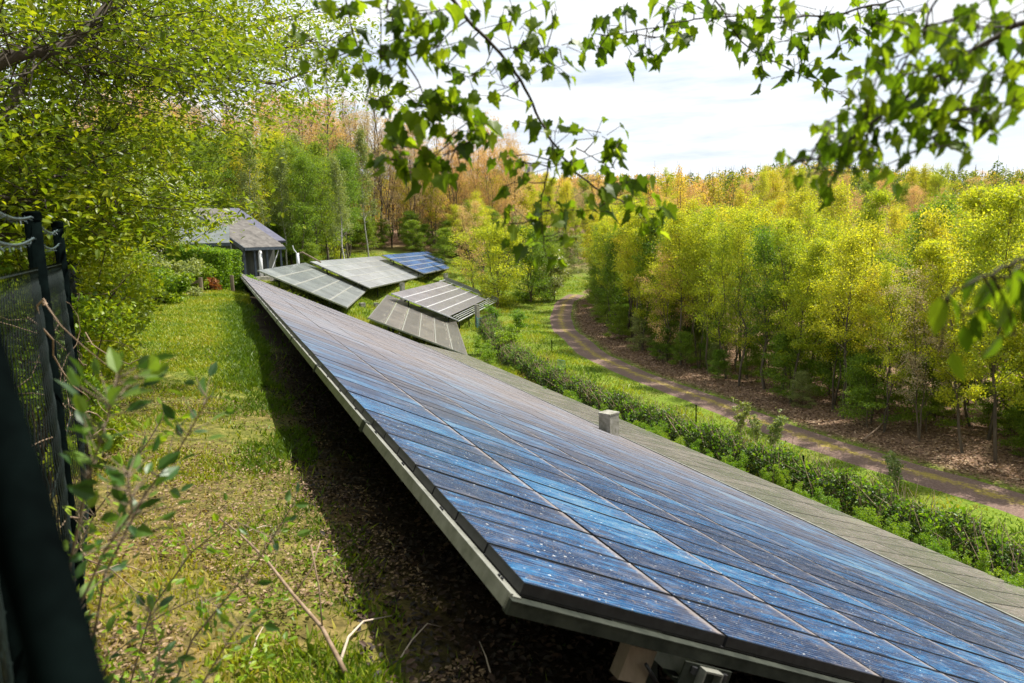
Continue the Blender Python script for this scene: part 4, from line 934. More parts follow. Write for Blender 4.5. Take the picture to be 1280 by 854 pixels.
for z0, z1 in ((zt-.015, zt-.02), (zt-.10, zt-.10)):
    mb = MB(); ss = np.linspace(s0_, 3.7, 1100)
    for ph in (0, math.pi):
        sag = -.04*np.abs(np.sin((ss % 1.85)/1.85*math.pi))
        pts = np.c_[FL[None]+FD[None]*ss[:, None]+FNL[None]*(.0032*np.cos(ss*75+ph))[:, None], z0+sag+.0032*np.sin(ss*75+ph)]
        mb.tube(pts, .0019, 4)
    for b_ in np.arange(-2.6, 3.6, .11):
        c = np.array([*fp(b_, 0), z0-.05*math.sin(((b_ % 1.85)/1.85)*math.pi)]); v = unit(R.normal(size=3))*.016; mb.tube([c-v, c+v], .0015, 3)
    mb.build('barbed_wire', M['barb'], e)
# leaning brace post close to the camera
pa, pb = at(-40, 400, .56), at(94, 880, .38); dd = (pb-pa); q0 = pa-dd*.25; t_ = (-2.0-pa[2])/dd[2]; q1 = pa+dd*t_
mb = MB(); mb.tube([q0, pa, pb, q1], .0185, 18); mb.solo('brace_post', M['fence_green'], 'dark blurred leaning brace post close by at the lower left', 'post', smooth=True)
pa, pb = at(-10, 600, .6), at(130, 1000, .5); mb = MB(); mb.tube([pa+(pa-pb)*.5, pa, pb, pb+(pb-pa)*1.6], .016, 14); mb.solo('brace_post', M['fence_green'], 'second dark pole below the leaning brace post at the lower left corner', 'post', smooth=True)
# dry vines caught in the fence
mb = MB()
for k in range(26):
    s = R.uniform(-.4, 3.2); z = R.uniform(-1.7, -.1); c = np.array([*fp(s, R.normal()*.05), z]); pts = [c]
    d = unit(np.array([*(FD*R.choice([-1, 1])), R.normal()*.8]))
    for _ in range(9): d = unit(d+R.normal(size=3)*.35); pts.append(pts[-1]+d*.09)
    mb.tube(pts, np.linspace(.004, .0015, len(pts)), 5)
tag(mb.solo('dry_vines', M['drystick'], 'tangle of dry vine stems wound around the fence posts', 'vines', smooth=True), kind='stuff')

# ---- unseen maples added behind the viewer to shade the fence and rails
P_T = [tree_proto('maple', 10, .2, .22, 4.6, 36, 6, .15, 1.1, rnd_, 900, 16, .45, .34, M['lf_canopy'], M['bark'], 121)]
for x, y, sc, lb in ((-4.2, -4.5, 1., 'unseen added shade maple close behind the viewpoint on its left'), (3.4, -6., .95, 'unseen added shade maple behind the viewpoint on the array side'), (-9.5, -.5, .9, 'unseen added shade maple behind the fence left of the viewpoint')):
    plant(P_T, 0, 'shade_maple', x, y, sc, x, lb, 'tree', 'unseen shade maples around the viewpoint')

# ---- house
HO = np.array([-22.6, 62.0]); ez = .18; run = unit(np.array([-6., 5.0])); eav = unit(np.array([.55, .83]))
def hp(r, e_, z): return np.array([HO[0]+run[0]*r+eav[0]*e_, HO[1]+run[1]*r+eav[1]*e_, z])
hg = -2.5; sl = .42
e = empty('house', (HO[0], HO[1], hg), 'low dark wooden house with weathered tiled roof behind the clipped hedge', 'house')
def slab(q, th, mat, name, par=e, m=None):
    q = [np.array(v, float) for v in q]; n_ = unit(np.cross(q[1]-q[0], q[3]-q[0])); n_ = n_ if n_[2] > 0 else -n_
    mb = m or MB(); mb.add(q+[v-n_*th for v in q], [(0,1,2,3),(7,6,5,4),(0,4,5,1),(1,5,6,2),(2,6,7,3),(3,7,4,0)])
    return None if m else mb.build(name, mat, par)
RL, EL = 9.0, 4.3
slab([hp(0,0,ez), hp(0,EL,ez), hp(RL,EL,ez+RL*sl), hp(RL,0,ez+RL*sl)], .12, M['roof_tile'], 'roof')
mb = MB()
for k in range(24):       # courses of tile
    r_ = RL*k/24; mb.add([hp(r_,0,ez+r_*sl+.002), hp(r_,EL,ez+r_*sl+.002), hp(r_+.36,EL,ez+(r_+.36)*sl+.07), hp(r_+.36,0,ez+(r_+.36)*sl+.07), hp(r_+.36,EL,ez+(r_+.36)*sl+.0), hp(r_+.36,0,ez+(r_+.36)*sl+.0)], [(0,1,2,3),(3,2,4,5),(0,3,5),(1,4,2)])
mb.build('tile_course', M['roof_tile'], e)
slab([hp(-.1,-.08,ez+.0), hp(-.1,.0,ez), hp(RL,0,ez+RL*sl+.05), hp(RL,-.08,ez+RL*sl+.05)], .34, M['house_blue'], 'verge_board')
mb = MB(); mb.obox(hp(-.06,0,ez-.26), hp(0,EL,0)-hp(0,0,0), -np.array([run[0], run[1], 0])*.05, (0,0,.24)); mb.build('eaves_board', M['house_blue'], e)
slab([hp(1.4,EL+.01,ez+.55), hp(1.4,EL+1.2,ez+.55), hp(RL+.2,EL+1.2,ez+RL*sl+.12), hp(RL+.2,EL+.01,ez+RL*sl+.12)], .2, M['roof_slate'], 'back_roof')
def wall(r0, e0, r1, e1, z0, z1a, z1b, mat, name, th=.15):
    a, b = hp(r0,e0,z0), hp(r1,e1,z0); d = unit(b-a); n_ = np.array([-d[1], d[0], 0])*th; mb = MB()
    c, d2_ = hp(r1,e1,z1b), hp(r0,e0,z1a); V = [a, b, c, d2_]; mb.add(V+[v+n_ for v in V], [(3,2,1,0),(4,5,6,7),(0,1,5,4),(1,2,6,5),(2,3,7,6),(3,0,4,7)]); return mb.build(name, mat, e)
wall(1.4, .35, RL, .35, hg-.3, ez+1.4*sl-.15, ez+RL*sl-.2, M['house_wood'], 'wall')
wall(1.4, .5, 1.4, EL-.2, hg-.3, ez+1.4*sl-.15, ez+1.4*sl-.15, M['house_wood'], 'wall')
for r_, w_ in ((1.6, 1.5), (3.4, 1.6), (5.4, 1.4)):     # glazed bays with grey curtains under the verge
    a, b = hp(r_, .30, hg+.25), hp(r_+w_, .30, hg+.25); mb = MB(); mb.obox(a, b-a, np.array([eav[0], eav[1], 0])*-.06, (0,0,1.95)); wn = mb.build('window', M['house_grey'], e)
    mb = MB()
    for t in np.linspace(0, 1, 4): q = a+(b-a)*t; mb.box((q[0]-eav[0]*.08, q[1]-eav[1]*.08, q[2]), .09, .09, 1.95)
    for dz in (0, 1.5, 1.95): mb.bar(a+[-eav[0]*.08, -eav[1]*.08, dz], b+[-eav[0]*.08, -eav[1]*.08, dz], .07)
    o = mb.build('frame', M['house_blue'], e); o.parent = wn; o.location = (0,0,0)
for r_, e_, m_ in ((.25,.1,'house_blue'),(.3,1.2,'house_blue'),(.3,2.5,'house_blue'),(.3,4.0,'house_blue'),(2.9,-.1,'house_blue')):
    q = hp(r_, e_, hg-.3); mb = MB(); mb.box(q, .16, .16, ez-.15-hg+.3+ (r_-.25)*sl*.9, .6); mb.build('post', M[m_], e)
q = hp(.28, 1.75, hg-.3); mb = MB(); mb.tube([q, (q[0], q[1], ez-.1)], .17, 12); mb.build('downpipe', M['white_pole'], e, smooth=True)
mb = MB(); mb.bar(hp(.3,2.7,hg+.3), hp(.3,3.8,ez-.3), .06); mb.build('brace', M['white_pole'], e)
mb = MB(); mb.obox(hp(-.6,-.4,hg-.3), hp(2.2,-.4,0)-hp(-.6,-.4,0), hp(0,5,0)-hp(0,0,0), (0,0,.42)); mb.build('terrace', M['concrete'], e)
# porch wing on the left
PO = at(286.5, 300.5, 60)[:2]; px_ = unit(np.array([-1., -.03])); py_ = np.array([.03, 1.]); z0 = .62
def pp(a, b, z): return np.array([PO[0]+px_[0]*a+py_[0]*b, PO[1]+px_[1]*a+py_[1]*b, z])
slab([pp(0,0,z0), pp(4.2,0,z0+.02), pp(5.6,3.2,z0+1.45), pp(1.2,3.2,z0+1.45)], .1, M['roof_light'], 'porch_roof')
mb = MB(); mb.obox(pp(0,-.03,z0-.26), pp(4.2,0,0)-pp(0,0,0), (0,-.05,0), (0,0,.2)); mb.build('porch_fascia', M['house_blue'], e)
mb = MB(); mb.obox(pp(.2,.7,hg-.3), pp(5.2,.7,0)-pp(.2,.7,0), (0,.15,0), (0,0,z0-hg+.2)); mb.build('wall', M['house_wood'], e)
for a_ in (.4, 1.9, 3.3):
    mb = MB(); mb.obox(pp(a_+1.1,.64,hg+.9), pp(0,0,0)-pp(1.1,0,0), (0,.05,0), (0,0,1.3)); wn = mb.build('window', M['glass_dark'], e)
    mb = MB(); mb.box(pp(a_+1.15,.6,hg), .1, .1, z0-hg-.1); mb.build('post', M['house_blue'], e)

# ---- far buildings above the wood
p = at(647, 209, 470); e = empty('far_building', (p[0], p[1], -6), 'white flat roofed building block far off above the treetops', 'building')
mb = MB(); mb.box((p[0], p[1], -6), 19, 12, p[2]+6); mb.build('wall', M['far_wall'], e)
mb = MB(); mb.box((p[0]+6.6, p[1]-6.2, 6), 1.8, .6, p[2]-7); mb.build('window', M['far_glass'], e)
mb = MB(); mb.box((p[0], p[1], p[2]), 20, 13, .8); mb.build('roof', M['far_grey'], e)
for k, z_ in enumerate((p[2]-6, p[2]-11)): mb = MB(); mb.box((p[0]-3, p[1]-6.1, z_), 11, .3, 1.6); mb.build('window', M['far_glass'], e)
p = at(616, 216, 500); e = empty('far_building', (p[0], p[1], -6), 'grey hall with a curved roof far off left of the white block', 'building')
mb = MB(); mb.box((p[0], p[1], -6), 18, 14, p[2]+4); mb.build('wall', M['far_grey'], e)
mb = MB(); n_ = 10; V = []
for yy in (-7.5, 7.5):
    for k in range(n_+1): a_ = math.pi*k/n_; V.append((p[0]-math.cos(a_)*9.6, p[1]+yy, p[2]-2+math.sin(a_)*2.6))
mb.add(V, [(k, k+1, n_+2+k, n_+1+k) for k in range(n_)]+[tuple(range(n_+1)), tuple(range(2*n_+1, n_, -1))]); mb.build('roof', M['blue_metal'], e)
mb = MB(); mb.box((p[0]+3, p[1]-7.2, p[2]-6), 3, .3, 3); mb.build('window', M['far_glass'], e)

# ---- grass, litter, twigs
def blades(name, X, Y, h, wd, mat, rn=None, lean=.5):
    n = len(X); Z = H(X, Y)-.01; R = np.random.default_rng(n); th = R.random(n)*6.28; s = np.c_[np.cos(th), np.sin(th)]*wd[:, None]/2; ln = R.normal(size=(n, 2))*lean*h[:, None]
    V = np.empty((n, 4, 3)); V[:, 0] = np.c_[X-s[:, 0], Y-s[:, 1], Z]; V[:, 1] = np.c_[X+s[:, 0], Y+s[:, 1], Z]
    V[:, 2] = np.c_[X+s[:, 0]*.7+ln[:, 0]*.45, Y+s[:, 1]*.7+ln[:, 1]*.45, Z+h*.6]; V[:, 3] = np.c_[X+ln[:, 0], Y+ln[:, 1], Z+h]
    F = np.array([[0, 1, 2, 3]])[None].repeat(n, 0).reshape(n, 4)+np.arange(n)[:, None]*4
    return tag(build_np(name, npmesh(name, V.reshape(-1, 3), [F], mat, {'rnd': ('FACE', R.random(n) if rn is None else rn)})), kind='stuff')
R = np.random.default_rng(31)
# lawn
n = 520000; d = 2.2+28*R.random(n)**1.9; az = np.radians(R.uniform(-38, 4, n)); X, Y = d*np.sin(az), d*np.cos(az); u, v = UV(X, Y)
s_f = (X-FL[0])*FNL[0]+(Y-FL[1])*FNL[1]
patchy = nz(X, Y, .9, 4)*.55+nz(X, Y, 3.1, 6)*.45; dens = sst(.28, .62, patchy+.22*sst(5, 12, Y)); k = (u < .1+R.normal(size=n)*.25) & (s_f < 1.2) & (R.random(n) < (.10+.90*dens)*(.18+.82*sst(3.5, 12, Y)))
k &= ~((u > -.35+.25*nz(X, Y, 2., 5)) & (R.random(n) < .97)); X, Y, u, d_, pt = X[k], Y[k], u[k], d[k], patchy[k]
rn = np.clip(.42-.5*(pt-.45)+.35*sst(9, 3, Y)+R.normal(size=len(X))*.2-.55*sst(-1.3, -.6, u), 0, 1)
blades('grass', X, Y, R.uniform(.014, .042, len(X))*(1+d_/15)*(1+.5*sst(-1.4, -.5, u)), R.uniform(.006, .014, len(X))*(1+d_/9), M['grass'], rn)
n = 130000; d = 28+34*R.random(n); az = np.radians(R.uniform(-32, -10, n)); X, Y = d*np.sin(az), d*np.cos(az); u, v = UV(X, Y); k = u < .1; X, Y = X[k], Y[k]
blades('far_lawn_grass', X, Y, R.uniform(.06, .16, len(X)), R.uniform(.03, .07, len(X)), M['grass'], np.clip(nz(X, Y, .6, 8)*.7+R.normal(size=len(X))*.15, 0, 1))
# banks: between the solar row and the path, round the tables
n = 420000; X = R.uniform(-30, 40, n); Y = R.uniform(8, 118, n); u, v = UV(X, Y); pdn = polydist(X, Y, PATH)
k = (pdn > 1.45) & (((u > 13.3) & (v < 43)) | (v >= 40)) & (R.random(n) < np.clip(1.15-np.hypot(X, Y)/150, .2, 1)); X, Y, pdn = X[k], Y[k], pdn[k]; dd = np.hypot(X, Y)
hgt = R.uniform(.10, .34, len(X))*(.45+.9*nz(X, Y, .35, 9))*(.55+.45*sst(1.5, 3.5, pdn)); blades('bank_grass', X, Y, hgt, R.uniform(.03, .06, len(X))*(1+dd/90), M['grass'], np.clip(.05+nz(X, Y, .5, 10)*.62+R.normal(size=len(X))*.13, 0, 1))
# fallen leaves
def litter(name, X, Y, S, mat, lift=.012, zb=1.6):
    n = len(X); Z = H(X, Y)+lift+R.random(n)*.02; return tag(build_np(name, leafmesh(name, OV, np.c_[X, Y, Z], unit(R.normal(size=(n, 3))*[1, 1, .25]), rdir(n, zb), S, mat)), kind='stuff')
n = 60000; i = R.integers(0, 259, n); o_ = 1.6+R.random(n)**1.1*8.5; X = PL[i, 0]+NORMAL[i, 0]*o_+R.normal(size=n)*.3; Y = PL[i, 1]+NORMAL[i, 1]*o_+R.normal(size=n)*.3
litter('forest_floor_leaves', X, Y, R.uniform(.08, .2, n), M['litter'])
n = 60000; d = 2.2+13*R.random(n)**1.3; az = np.radians(R.uniform(-36, 2, n)); X, Y = d*np.sin(az), d*np.cos(az); u, v = UV(X, Y); k = (u < 0) & (nz(X, Y, 1.3, 14) > .25+.25*sst(4, 10, Y)); X, Y = X[k], Y[k]
litter('lawn_dead_leaves', X, Y, R.uniform(.012, .034, len(X)), M['litter'])
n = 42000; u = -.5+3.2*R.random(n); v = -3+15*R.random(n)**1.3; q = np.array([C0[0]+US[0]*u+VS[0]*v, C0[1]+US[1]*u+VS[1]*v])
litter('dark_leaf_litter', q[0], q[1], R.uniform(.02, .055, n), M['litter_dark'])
# clover and low weeds at lower left
n = 900; X = R.normal(-1.45, .35, n); Y = R.normal(2.75, .45, n); cl_ = R.integers(0, 60, n); cxy = np.c_[R.uniform(-2.3, -.95, 60), R.uniform(2.0, 4.2, 60)]
P = np.repeat(np.c_[cxy[cl_]+R.normal(size=(n, 2))*.05, np.zeros(n)], 1, 0); P[:, 2] = H(P[:, 0], P[:, 1])+R.uniform(.02, .14, n)
tag(build_np('low_weeds', leafmesh('low_weeds', OV, P, unit(R.normal(size=(n, 3))*[1, 1, .3]), rdir(n, 1.5), R.uniform(.025, .05, n), M['lf_fresh'])), kind='stuff')
# sticks on the lawn
def stick(pts, r, mat, label):
    q = []
    for x, y, h_ in pts:
        r_ = ray(x, y); t = 4.
        for _ in range(12): t = Hs(r_[0]*t, r_[1]*t)/r_[2]
        c = r_*t; q.append([c[0], c[1], c[2]+.015+h_])
    q = np.array(q); mb = MB(); mb.tube(q, np.linspace(r, r*.4, len(q)), 7); return mb, q, label, mat
def fin(t, brs=()):
    mb, q, lb, mt = t
    for b in brs: mb.tube(np.array(b), .004, 5)
    mb.solo('dead_branch', M[mt], lb, 'branch', smooth=True)
t = stick([(432,852,.03),(405,815,.10),(370,782,.14),(335,740,.17),(305,710,.18),(280,688,.18)], .011, 'drystick', 'long bare brown branch lying across the lower lawn'); q = t[1]
fin(t, [[q[1], q[1]+[-.02,.06,.16], q[1]+[-.05,.08,.36]], [q[2], q[2]+[.06,.1,.08], q[2]+[.1,.16,.2]]])
fin(stick([(425,836,.01),(436,808,.03),(455,790,.04),(490,778,.02)], .008, 'palestick', 'short pale twig beside the long brown branch near the shade'))
fin(stick([(300,672,.01),(330,664,.02),(345,663,.01)], .004, 'palestick', 'small pale twig above the start of the brown branch'))
fin(stick([(312,834,.0),(322,806,.02),(330,795,.03)], .004, 'palestick', 'thin pale twig left of the long brown branch'))
fin(stick([(500,828,.0),(515,812,.03),(535,795,.05),(552,792,.02)], .004, 'palestick', 'thin white rootlet in the dark soil under the array'))
fin(stick([(615,852,.0),(608,835,.04),(600,818,.05)], .004, 'palestick', 'curved pale rootlet in the dark soil near the array post'))
fin(stick([(1080,552,.1),(1095,545,.3),(1112,535,.6)], .05, 'drystick', 'fallen trunk leaning at the forest edge by the path'))

# ---- foreground shrub stems at the lower left
def sprig(label, pts, d0, leaves, seed, ls=.05, lmat='lf_fore'):
    R = np.random.default_rng(seed); q = np.array([at(x, y, d0+dd) for x, y, dd in pts]); b = q[0].copy(); b[2] = Hs(b[0], b[1]+.1)
    q = np.r_[[b], q]; q0 = q[0]; e = empty('shrub_sprig', q0, label, 'shrub', 'leafy sprigs in the lower left foreground')
    lines = [(q-q0, .0042, .0015)]; Ps, Ys = [], []
    k = len(q)
    for j in range(leaves):
        t = k-1-(k-1.4)*(R.random()**1.4); i = int(min(t, k-2)); p = q[i]+(q[i+1]-q[i])*(t-i); dr = unit(q[i+1]-q[i]); sd = unit(np.cross(dr, R.normal(size=3)))
        tw = p+unit(sd+dr*.6)*R.uniform(.01, .09); lines.append((np.array([p, tw])-q0, .0014, .0008)); Ps.append(tw-q0); Ys.append(unit(sd+dr*.7+R.normal(size=3)*.3))
    Ps, Ys = np.array(Ps), np.array(Ys); build_np('leaves', leafmesh('leaves', OV, Ps, Ys, rdir(len(Ps), .7), R.uniform(.6, 1.2, len(Ps))*ls, M[lmat]), e)
    build_np('stem', woodmesh('stem', lines, M['oldwood'], 5), e)
sprig('tallest dark leafy sprig in front of the fence post', [(60,900,.1),(85,720,.1),(110,600,.05),(135,520,0),(150,462,0)], 1.25, 60, 1, .05)
sprig('leafy sprig arching right from beside the fence post', [(100,900,.3),(130,720,.2),(180,620,.15),(225,560,.1),(262,495,.1)], 1.5, 46, 2, .045)
sprig('leafy sprig spreading low at the left edge', [(40,900,.2),(90,780,.1),(130,690,.1),(165,640,.0),(160,590,0)], 1.3, 60, 3, .05)
sprig('thin sprig in front of the dry lawn', [(200,900,.3),(240,800,.3),(290,740,.3),(330,690,.3),(368,628,.3)], 1.7, 26, 4, .04)
sprig('bright sprig over the start of the brown branch', [(150,900,.5),(190,760,.5),(240,690,.5),(290,650,.5),(340,672,.5)], 2.0, 60, 5, .045, 'lf_fresh')
sprig('bright low leaves at the lower left of the lawn', [(100,900,.6),(140,820,.6),(200,770,.6),(250,745,.6),(275,760,.6)], 2.1, 80, 6, .045, 'lf_fresh')
sprig('dark sprig at the bottom left of the brown branch', [(220,900,.2),(250,860,.2),(280,810,.2),(300,780,.2)], 1.5, 24, 7, .04)
sprig('leafy twigs at the bottom edge beside the sawn dark poles', [(150,950,.3),(180,880,.3),(200,820,.3),(185,760,.3)], 1.5, 60, 8, .045)
sprig('pale leaved sprig low in front of the fence', [(70,900,.6),(90,700,.6),(120,640,.6),(180,560,.5),(205,520,.5)], 2.0, 70, 9, .05, 'lf_fresh')

# ---- maple boughs hanging over the view
def bough(label, mains, clusters, seed, ls=.085, T=MAPLE, droop=1.0, lmat='lf_maple', tw=.0022):
    R = np.random.default_rng(seed); q0 = at(*mains[0][0][0]); e = empty('maple_bough', q0, label, 'branch', 'maple boughs hanging into the view')
    lines, nodes = [], []
    for pts, r0, r1 in mains:
        q = np.array([at(*p) for p in pts]); 
        if len(q) > 2:
            t = np.linspace(0, len(q)-1, (len(q)-1)*5+1); q = np.c_[[np.interp(t, np.arange(len(q)), q[:, c]) for c in range(3)]].T
            ker = np.array([.25, .5, .25])
            for _ in range(3): q[1:-1] = .25*q[:-2]+.5*q[1:-1]+.25*q[2:]
            q[1:-1] += R.normal(size=q[1:-1].shape)*.0025
        lines.append((q-q0, r0, r1)); nodes.append(q)
    nodes_ = np.concatenate(nodes); Ps, Ys, Ns, Ss = [], [], [], []
    for x, y, d, n, sp in clusters:
        n = int(round(n*1.15)) if T is MAPLE else n
        c = at(x, y, d); j = np.argmin(((nodes_-c)**2).sum(1)); a = nodes_[j]
        L_ = np.linalg.norm(a-c)
        if L_ > .012:
            m1 = a+(c-a)*.5+R.normal(size=3)*.08*L_; lines.append((np.array([a, m1, c])-q0, tw, tw*.6)); 
        for _ in range(n):
            b = c+R.normal(size=3)*np.array([1, 1, .25])*sp/900*d*.25
            pe = b+R.normal(size=3)*np.array([1, 1, .75])*sp/900*d*.62; lines.append((np.array([b, pe])-q0, tw*.55, tw*.4))
            Ps.append(pe-q0); Ys.append(unit(np.array([R.normal()*.55, R.normal()*.55, -droop+R.normal()*.35])+.5*unit(pe-b))); Ns.append(unit(np.array([R.normal()*.8, R.normal()*.9-.5, R.uniform(-.1, 1.1)]))); Ss.append(R.uniform(.45, 1.1)*ls*(.66 if T is MAPLE else 1))
    Ps, Ys, Ns, Ss = map(np.array, (Ps, Ys, Ns, Ss)); sets = MAPLES if T is MAPLE else [T]; who = R.integers(0, len(sets), len(Ps)); Vs, Fs, rn, c0 = [], [], [], 0
    for j, t_ in enumerate(sets):
        k_ = who == j; v_, f_, m_ = scatter(t_, Ps[k_], Ys[k_], Ns[k_], Ss[k_], c0); Vs.append(v_); Fs += f_; rn.append(np.repeat(R.random(k_.sum()), m_)); c0 += len(v_)
    build_np('leaves', npmesh('leaves', np.concatenate(Vs), Fs if T is MAPLE else Fs, M[lmat], {'rnd': ('FACE', np.concatenate(rn))}), e)
    build_np('twigs', woodmesh('twigs', lines, M['twig'], 6), e)
d = 2.3
bough('slanting maple branch hanging from the top centre of the view', [([(540,-40,d),(565,0,d),(600,40,d),(640,82,d),(665,130,d),(690,180,d),(722,220,d),(760,245,d),(800,262,d)], .0065, .002), ([(690,180,d),(684,215,d),(676,250,d),(678,290,d),(682,320,d)], .003, .0015), ([(625,62,d),(660,58,d),(700,62,d)], .0025, .0015), ([(720,185,d),(745,200,d),(765,210,d)], .002, .0012)],
      [(600,18,d,4,26),(640,22,d,6,30),(665,35,d,5,26),(655,60,d,5,28),(690,12,d,3,18),(682,72,d,6,30),(700,58,d,4,24),(705,80,d,3,18),(588,95,d,5,26),(612,92,d,4,24),(640,108,d,4,24),(628,118,d,3,18),(560,80,d,4,26),(545,60,d,4,24),
       (672,158,d,4,20),(690,165,d,5,24),(700,185,d,4,24),(705,205,d,6,28),(722,200,d,5,26),(748,170,d,6,24),(768,178,d,4,20),(775,195,d,3,14),(735,225,d,6,28),(755,235,d,7,28),(772,245,d,7,26),(790,255,d,6,24),(808,268,d,5,22),(815,290,d,3,12),(745,262,d,3,16),(655,205,d,4,20),(632,196,d,3,16),(650,225,d,3,18),
       (672,268,d,4,20),(660,275,d,4,18),(632,280,d,4,18),(690,262,d,4,18),(700,290,d,3,16),(680,300,d,4,18),(682,320,d,3,16),(820,262,d,3,12)], 11)
d = 2.1
bough('maple spray with trailing thin twigs left of the slanting branch', [([(478,-40,d),(485,10,d),(500,60,d),(525,110,d),(545,150,d),(570,185,d)], .0035, .0015), ([(430,-40,d),(436,30,d),(455,80,d),(475,120,d),(486,160,d),(495,200,d)], .0025, .0012), ([(475,-30,d),(475,60,d),(480,110,d),(486,150,d)], .002, .001)],
      [(415,14,d,5,26),(440,35,d,3,18),(405,60,d,4,24),(420,82,d,4,24),(395,80,d,3,18),(480,20,d,6,30),(505,10,d,5,26),(495,50,d,6,28),(482,70,d,5,26),(520,35,d,4,22),(545,12,d,5,26),(530,18,d,4,24),(520,58,d,4,20),(475,85,d,3,18),(550,58,d,5,24),
       (508,120,d,6,26),(490,130,d,4,20),(530,130,d,7,28),(548,128,d,6,26),(560,140,d,6,26),(535,150,d,5,24),(580,130,d,4,20),(590,150,d,5,22),(600,165,d,5,20),(575,175,d,5,22),(560,190,d,6,24),(540,200,d,4,20),(555,215,d,3,18),(490,165,d,5,24),(500,185,d,6,26),(486,200,d,5,20),(505,205,d,5,20),(525,212,d,4,16),(575,205,d,3,14),(480,100,d,3,16),(460,90,d,2,12),(478,60,d,4,20)], 12)
d = 2.6
bough('maple spray across the top right of the sky', [([(1200,-30,d),(1120,0,d),(1040,20,d),(960,22,d),(900,20,d),(860,25,d),(820,35,d),(760,45,d)], .004, .0015), ([(960,22,d),(950,60,d),(955,95,d)], .002, .001), ([(880,-30,d),(905,20,d),(930,60,d),(975,80,d),(1030,110,d),(1060,118,d)], .003, .0012)],
      [(742,42,d,4,22),(758,30,d,4,20),(750,58,d,3,16),(800,66,d,6,24),(815,48,d,6,24),(835,32,d,5,22),(812,70,d,3,16),(845,12,d,5,24),(865,8,d,4,20),(780,5,d,3,18),(890,10,d,5,24),(910,22,d,6,26),(925,42,d,6,26),(940,62,d,6,24),(950,80,d,4,18),(960,98,d,3,12),(935,20,d,5,24),(955,10,d,5,24),(975,30,d,6,26),(990,50,d,5,24),(1002,70,d,5,22),(1010,82,d,3,14),(1000,20,d,5,24),(1025,12,d,5,24),(1045,30,d,4,22),(1050,55,d,4,18),(1062,18,d,5,24),(1085,12,d,5,26),(1105,20,d,5,26),(1030,108,d,4,16),(1048,118,d,3,14),(1065,112,d,3,16),(1075,38,d,4,20),(1020,45,d,3,18),(1090,38,d,3,20),(1130,10,d,5,26)], 13, ls=.09)
d = 1.55
MAPLES_ = MAPLES; cl = []; R_ = random.Random(21)
for x, y in [(1000,200),(1015,190),(1030,205),(1045,225),(1050,180),(1035,165),(1060,160),(1070,185),(1060,140),(1085,150),(1085,175),(1100,190),(1105,160),(1085,120),(1105,130),(1110,105),(1125,85),(1140,60),(1150,90),(1130,115),(1130,145),(1145,170),(1150,130),(1165,150),(1170,110),(1175,80),(1160,40),(1185,50),(1190,20),(1150,10),(1210,30),(1205,70),(1200,100),(1190,130),(1180,165),(1175,185),(1205,150),(1215,125),(1225,95),(1230,60),(1240,25),(1260,50),(1250,85),(1245,120),(1235,145),(1265,110),(1270,20),(1275,75),(1278,130),(1110,210),(1060,215),(1220,10),(1120,30),(1095,90)]:
    cl.append((x+R_.uniform(-6,6), y+R_.uniform(-6,6), d+R_.uniform(-.15,.15), 4, 30))
bough('heavy maple bough with drooping leaves at the upper right', [([(1400,-40,d),(1300,20,d),(1220,60,d),(1150,110,d),(1090,155,d),(1040,190,d),(1005,200,d)], .008, .002), ([(1220,60,d),(1200,110,d),(1180,160,d)], .003, .0015), ([(1300,20,d),(1260,80,d),(1240,130,d)], .003, .0015), ([(1200,-40,d),(1160,20,d),(1130,80,d)], .003, .0015), ([(1090,155,d),(1080,180,d),(1060,215,d)], .0022, .0012)], cl, 14, ls=.066, droop=2.4)
d = .95
bough('close blurred leaves hanging at the right edge', [([(1420,200,d),(1340,290,d),(1280,320,d),(1230,345,d),(1185,370,d)], .004, .0016)],
      [(1190,375,d,3,16),(1205,395,d,3,20),(1240,345,d,3,22),(1262,350,d,4,24),(1245,390,d,2,20),(1275,330,d,3,26),(1285,380,d,4,26),(1175,440,d,1,10),(1270,420,d,1,16),(1300,350,d,4,30)], 15, ls=.062, T=OV, droop=2.2)
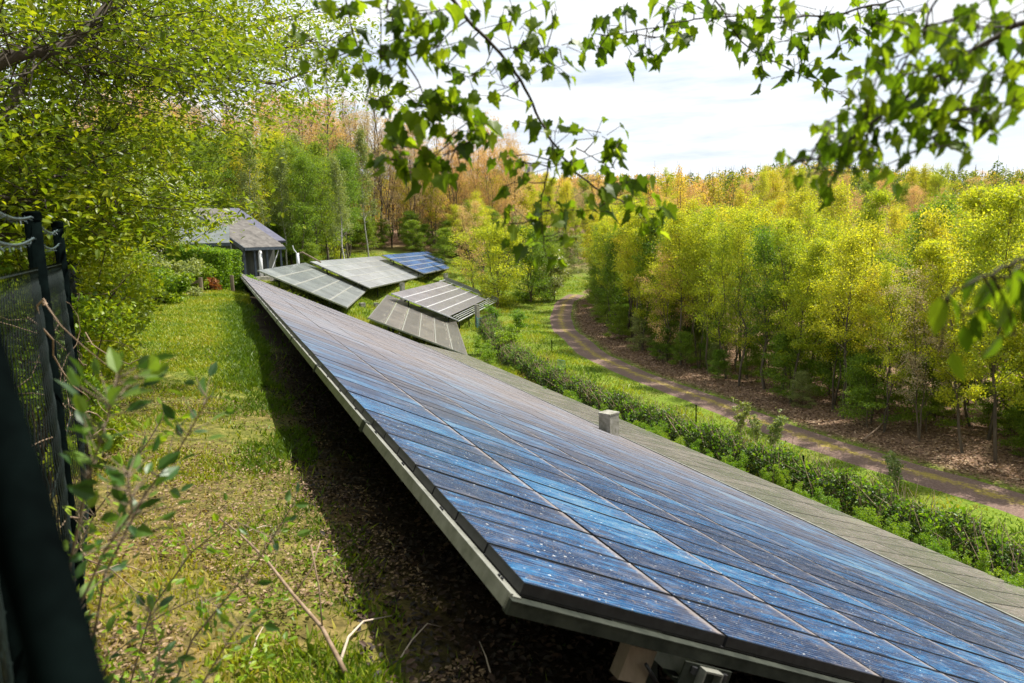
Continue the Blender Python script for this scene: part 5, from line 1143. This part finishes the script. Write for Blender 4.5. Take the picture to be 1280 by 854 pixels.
# ------------------------------------------------------------------ sky, sun, camera
SAZ, SEL = rad(66), rad(57)            # sun azimuth (from +y towards +x) and height
w = bpy.data.worlds.new('World'); SC.world = w; w.use_nodes = True; nt = w.node_tree; nt.nodes.clear()
out = N(nt, 'ShaderNodeOutputWorld'); bg = N(nt, 'ShaderNodeBackground'); bg.inputs['Strength'].default_value = .1
sk = N(nt, 'ShaderNodeTexSky', sky_type='NISHITA', sun_disc=False, sun_elevation=SEL, sun_rotation=SAZ); sk.dust_density = 1.5
tc = N(nt, 'ShaderNodeTexCoord'); mp = N(nt, 'ShaderNodeMapping'); mp.inputs['Scale'].default_value = (1.2, 1.2, 9); L(nt, tc.outputs['Generated'], mp.inputs[0])
n1 = noise(nt, mp.outputs[0], 1.7, 7, .6); cl = ramp(nt, n1.outputs[0], [(.34, (.45,.45,.45)), (.50, (1,1,1))])
n2 = noise(nt, mp.outputs[0], 4.5, 5, .6)
cc = ramp(nt, n2.outputs[0], [(.3, (4.5,5.1,5.9)), (.6, (7.0,7.15,7.3))])
L(nt, mixc(nt, cl.outputs[0], sk.outputs[0], cc.outputs[0]), bg.inputs['Color']); L(nt, bg.outputs[0], out.inputs[0])
s = bpy.data.lights.new('sun', 'SUN'); s.energy = 5.0; s.angle = rad(.6); s.color = (1, .95, .86)
so_ = bpy.data.objects.new('sun', s); COL.objects.link(so_)
import mathutils
dv = mathutils.Vector((math.sin(SAZ)*math.cos(SEL), math.cos(SAZ)*math.cos(SEL), math.sin(SEL)))
so_.rotation_euler = dv.to_track_quat('Z', 'Y').to_euler(); so_.location = (0, 0, 60)
cam = bpy.data.cameras.new('camera'); co = bpy.data.objects.new('camera', cam); COL.objects.link(co)
cam.sensor_width = 36; cam.lens = 900/1280*36; cam.clip_start = .05; cam.clip_end = 4000
cam.dof.use_dof = True; cam.dof.focus_distance = 11; cam.dof.aperture_fstop = 3.4
Mx = mathutils.Matrix(((RM[0,0], -RM[0,1], -RM[0,2], 0), (RM[1,0], -RM[1,1], -RM[1,2], 0), (RM[2,0], -RM[2,1], -RM[2,2], 0), (0,0,0,1)))
co.matrix_world = Mx; SC.camera = co
SC.view_settings.view_transform = 'Standard'; SC.view_settings.look = 'None'; SC.view_settings.exposure = 0.78; SC.view_settings.gamma = 1; SC.view_settings.use_curve_mapping = False
SC.cycles.use_denoising = True; SC.cycles.max_bounces = 8; SC.cycles.diffuse_bounces = 4; SC.cycles.transmission_bounces = 4; SC.cycles.use_adaptive_sampling = True
SC.cycles.sample_clamp_indirect = 8
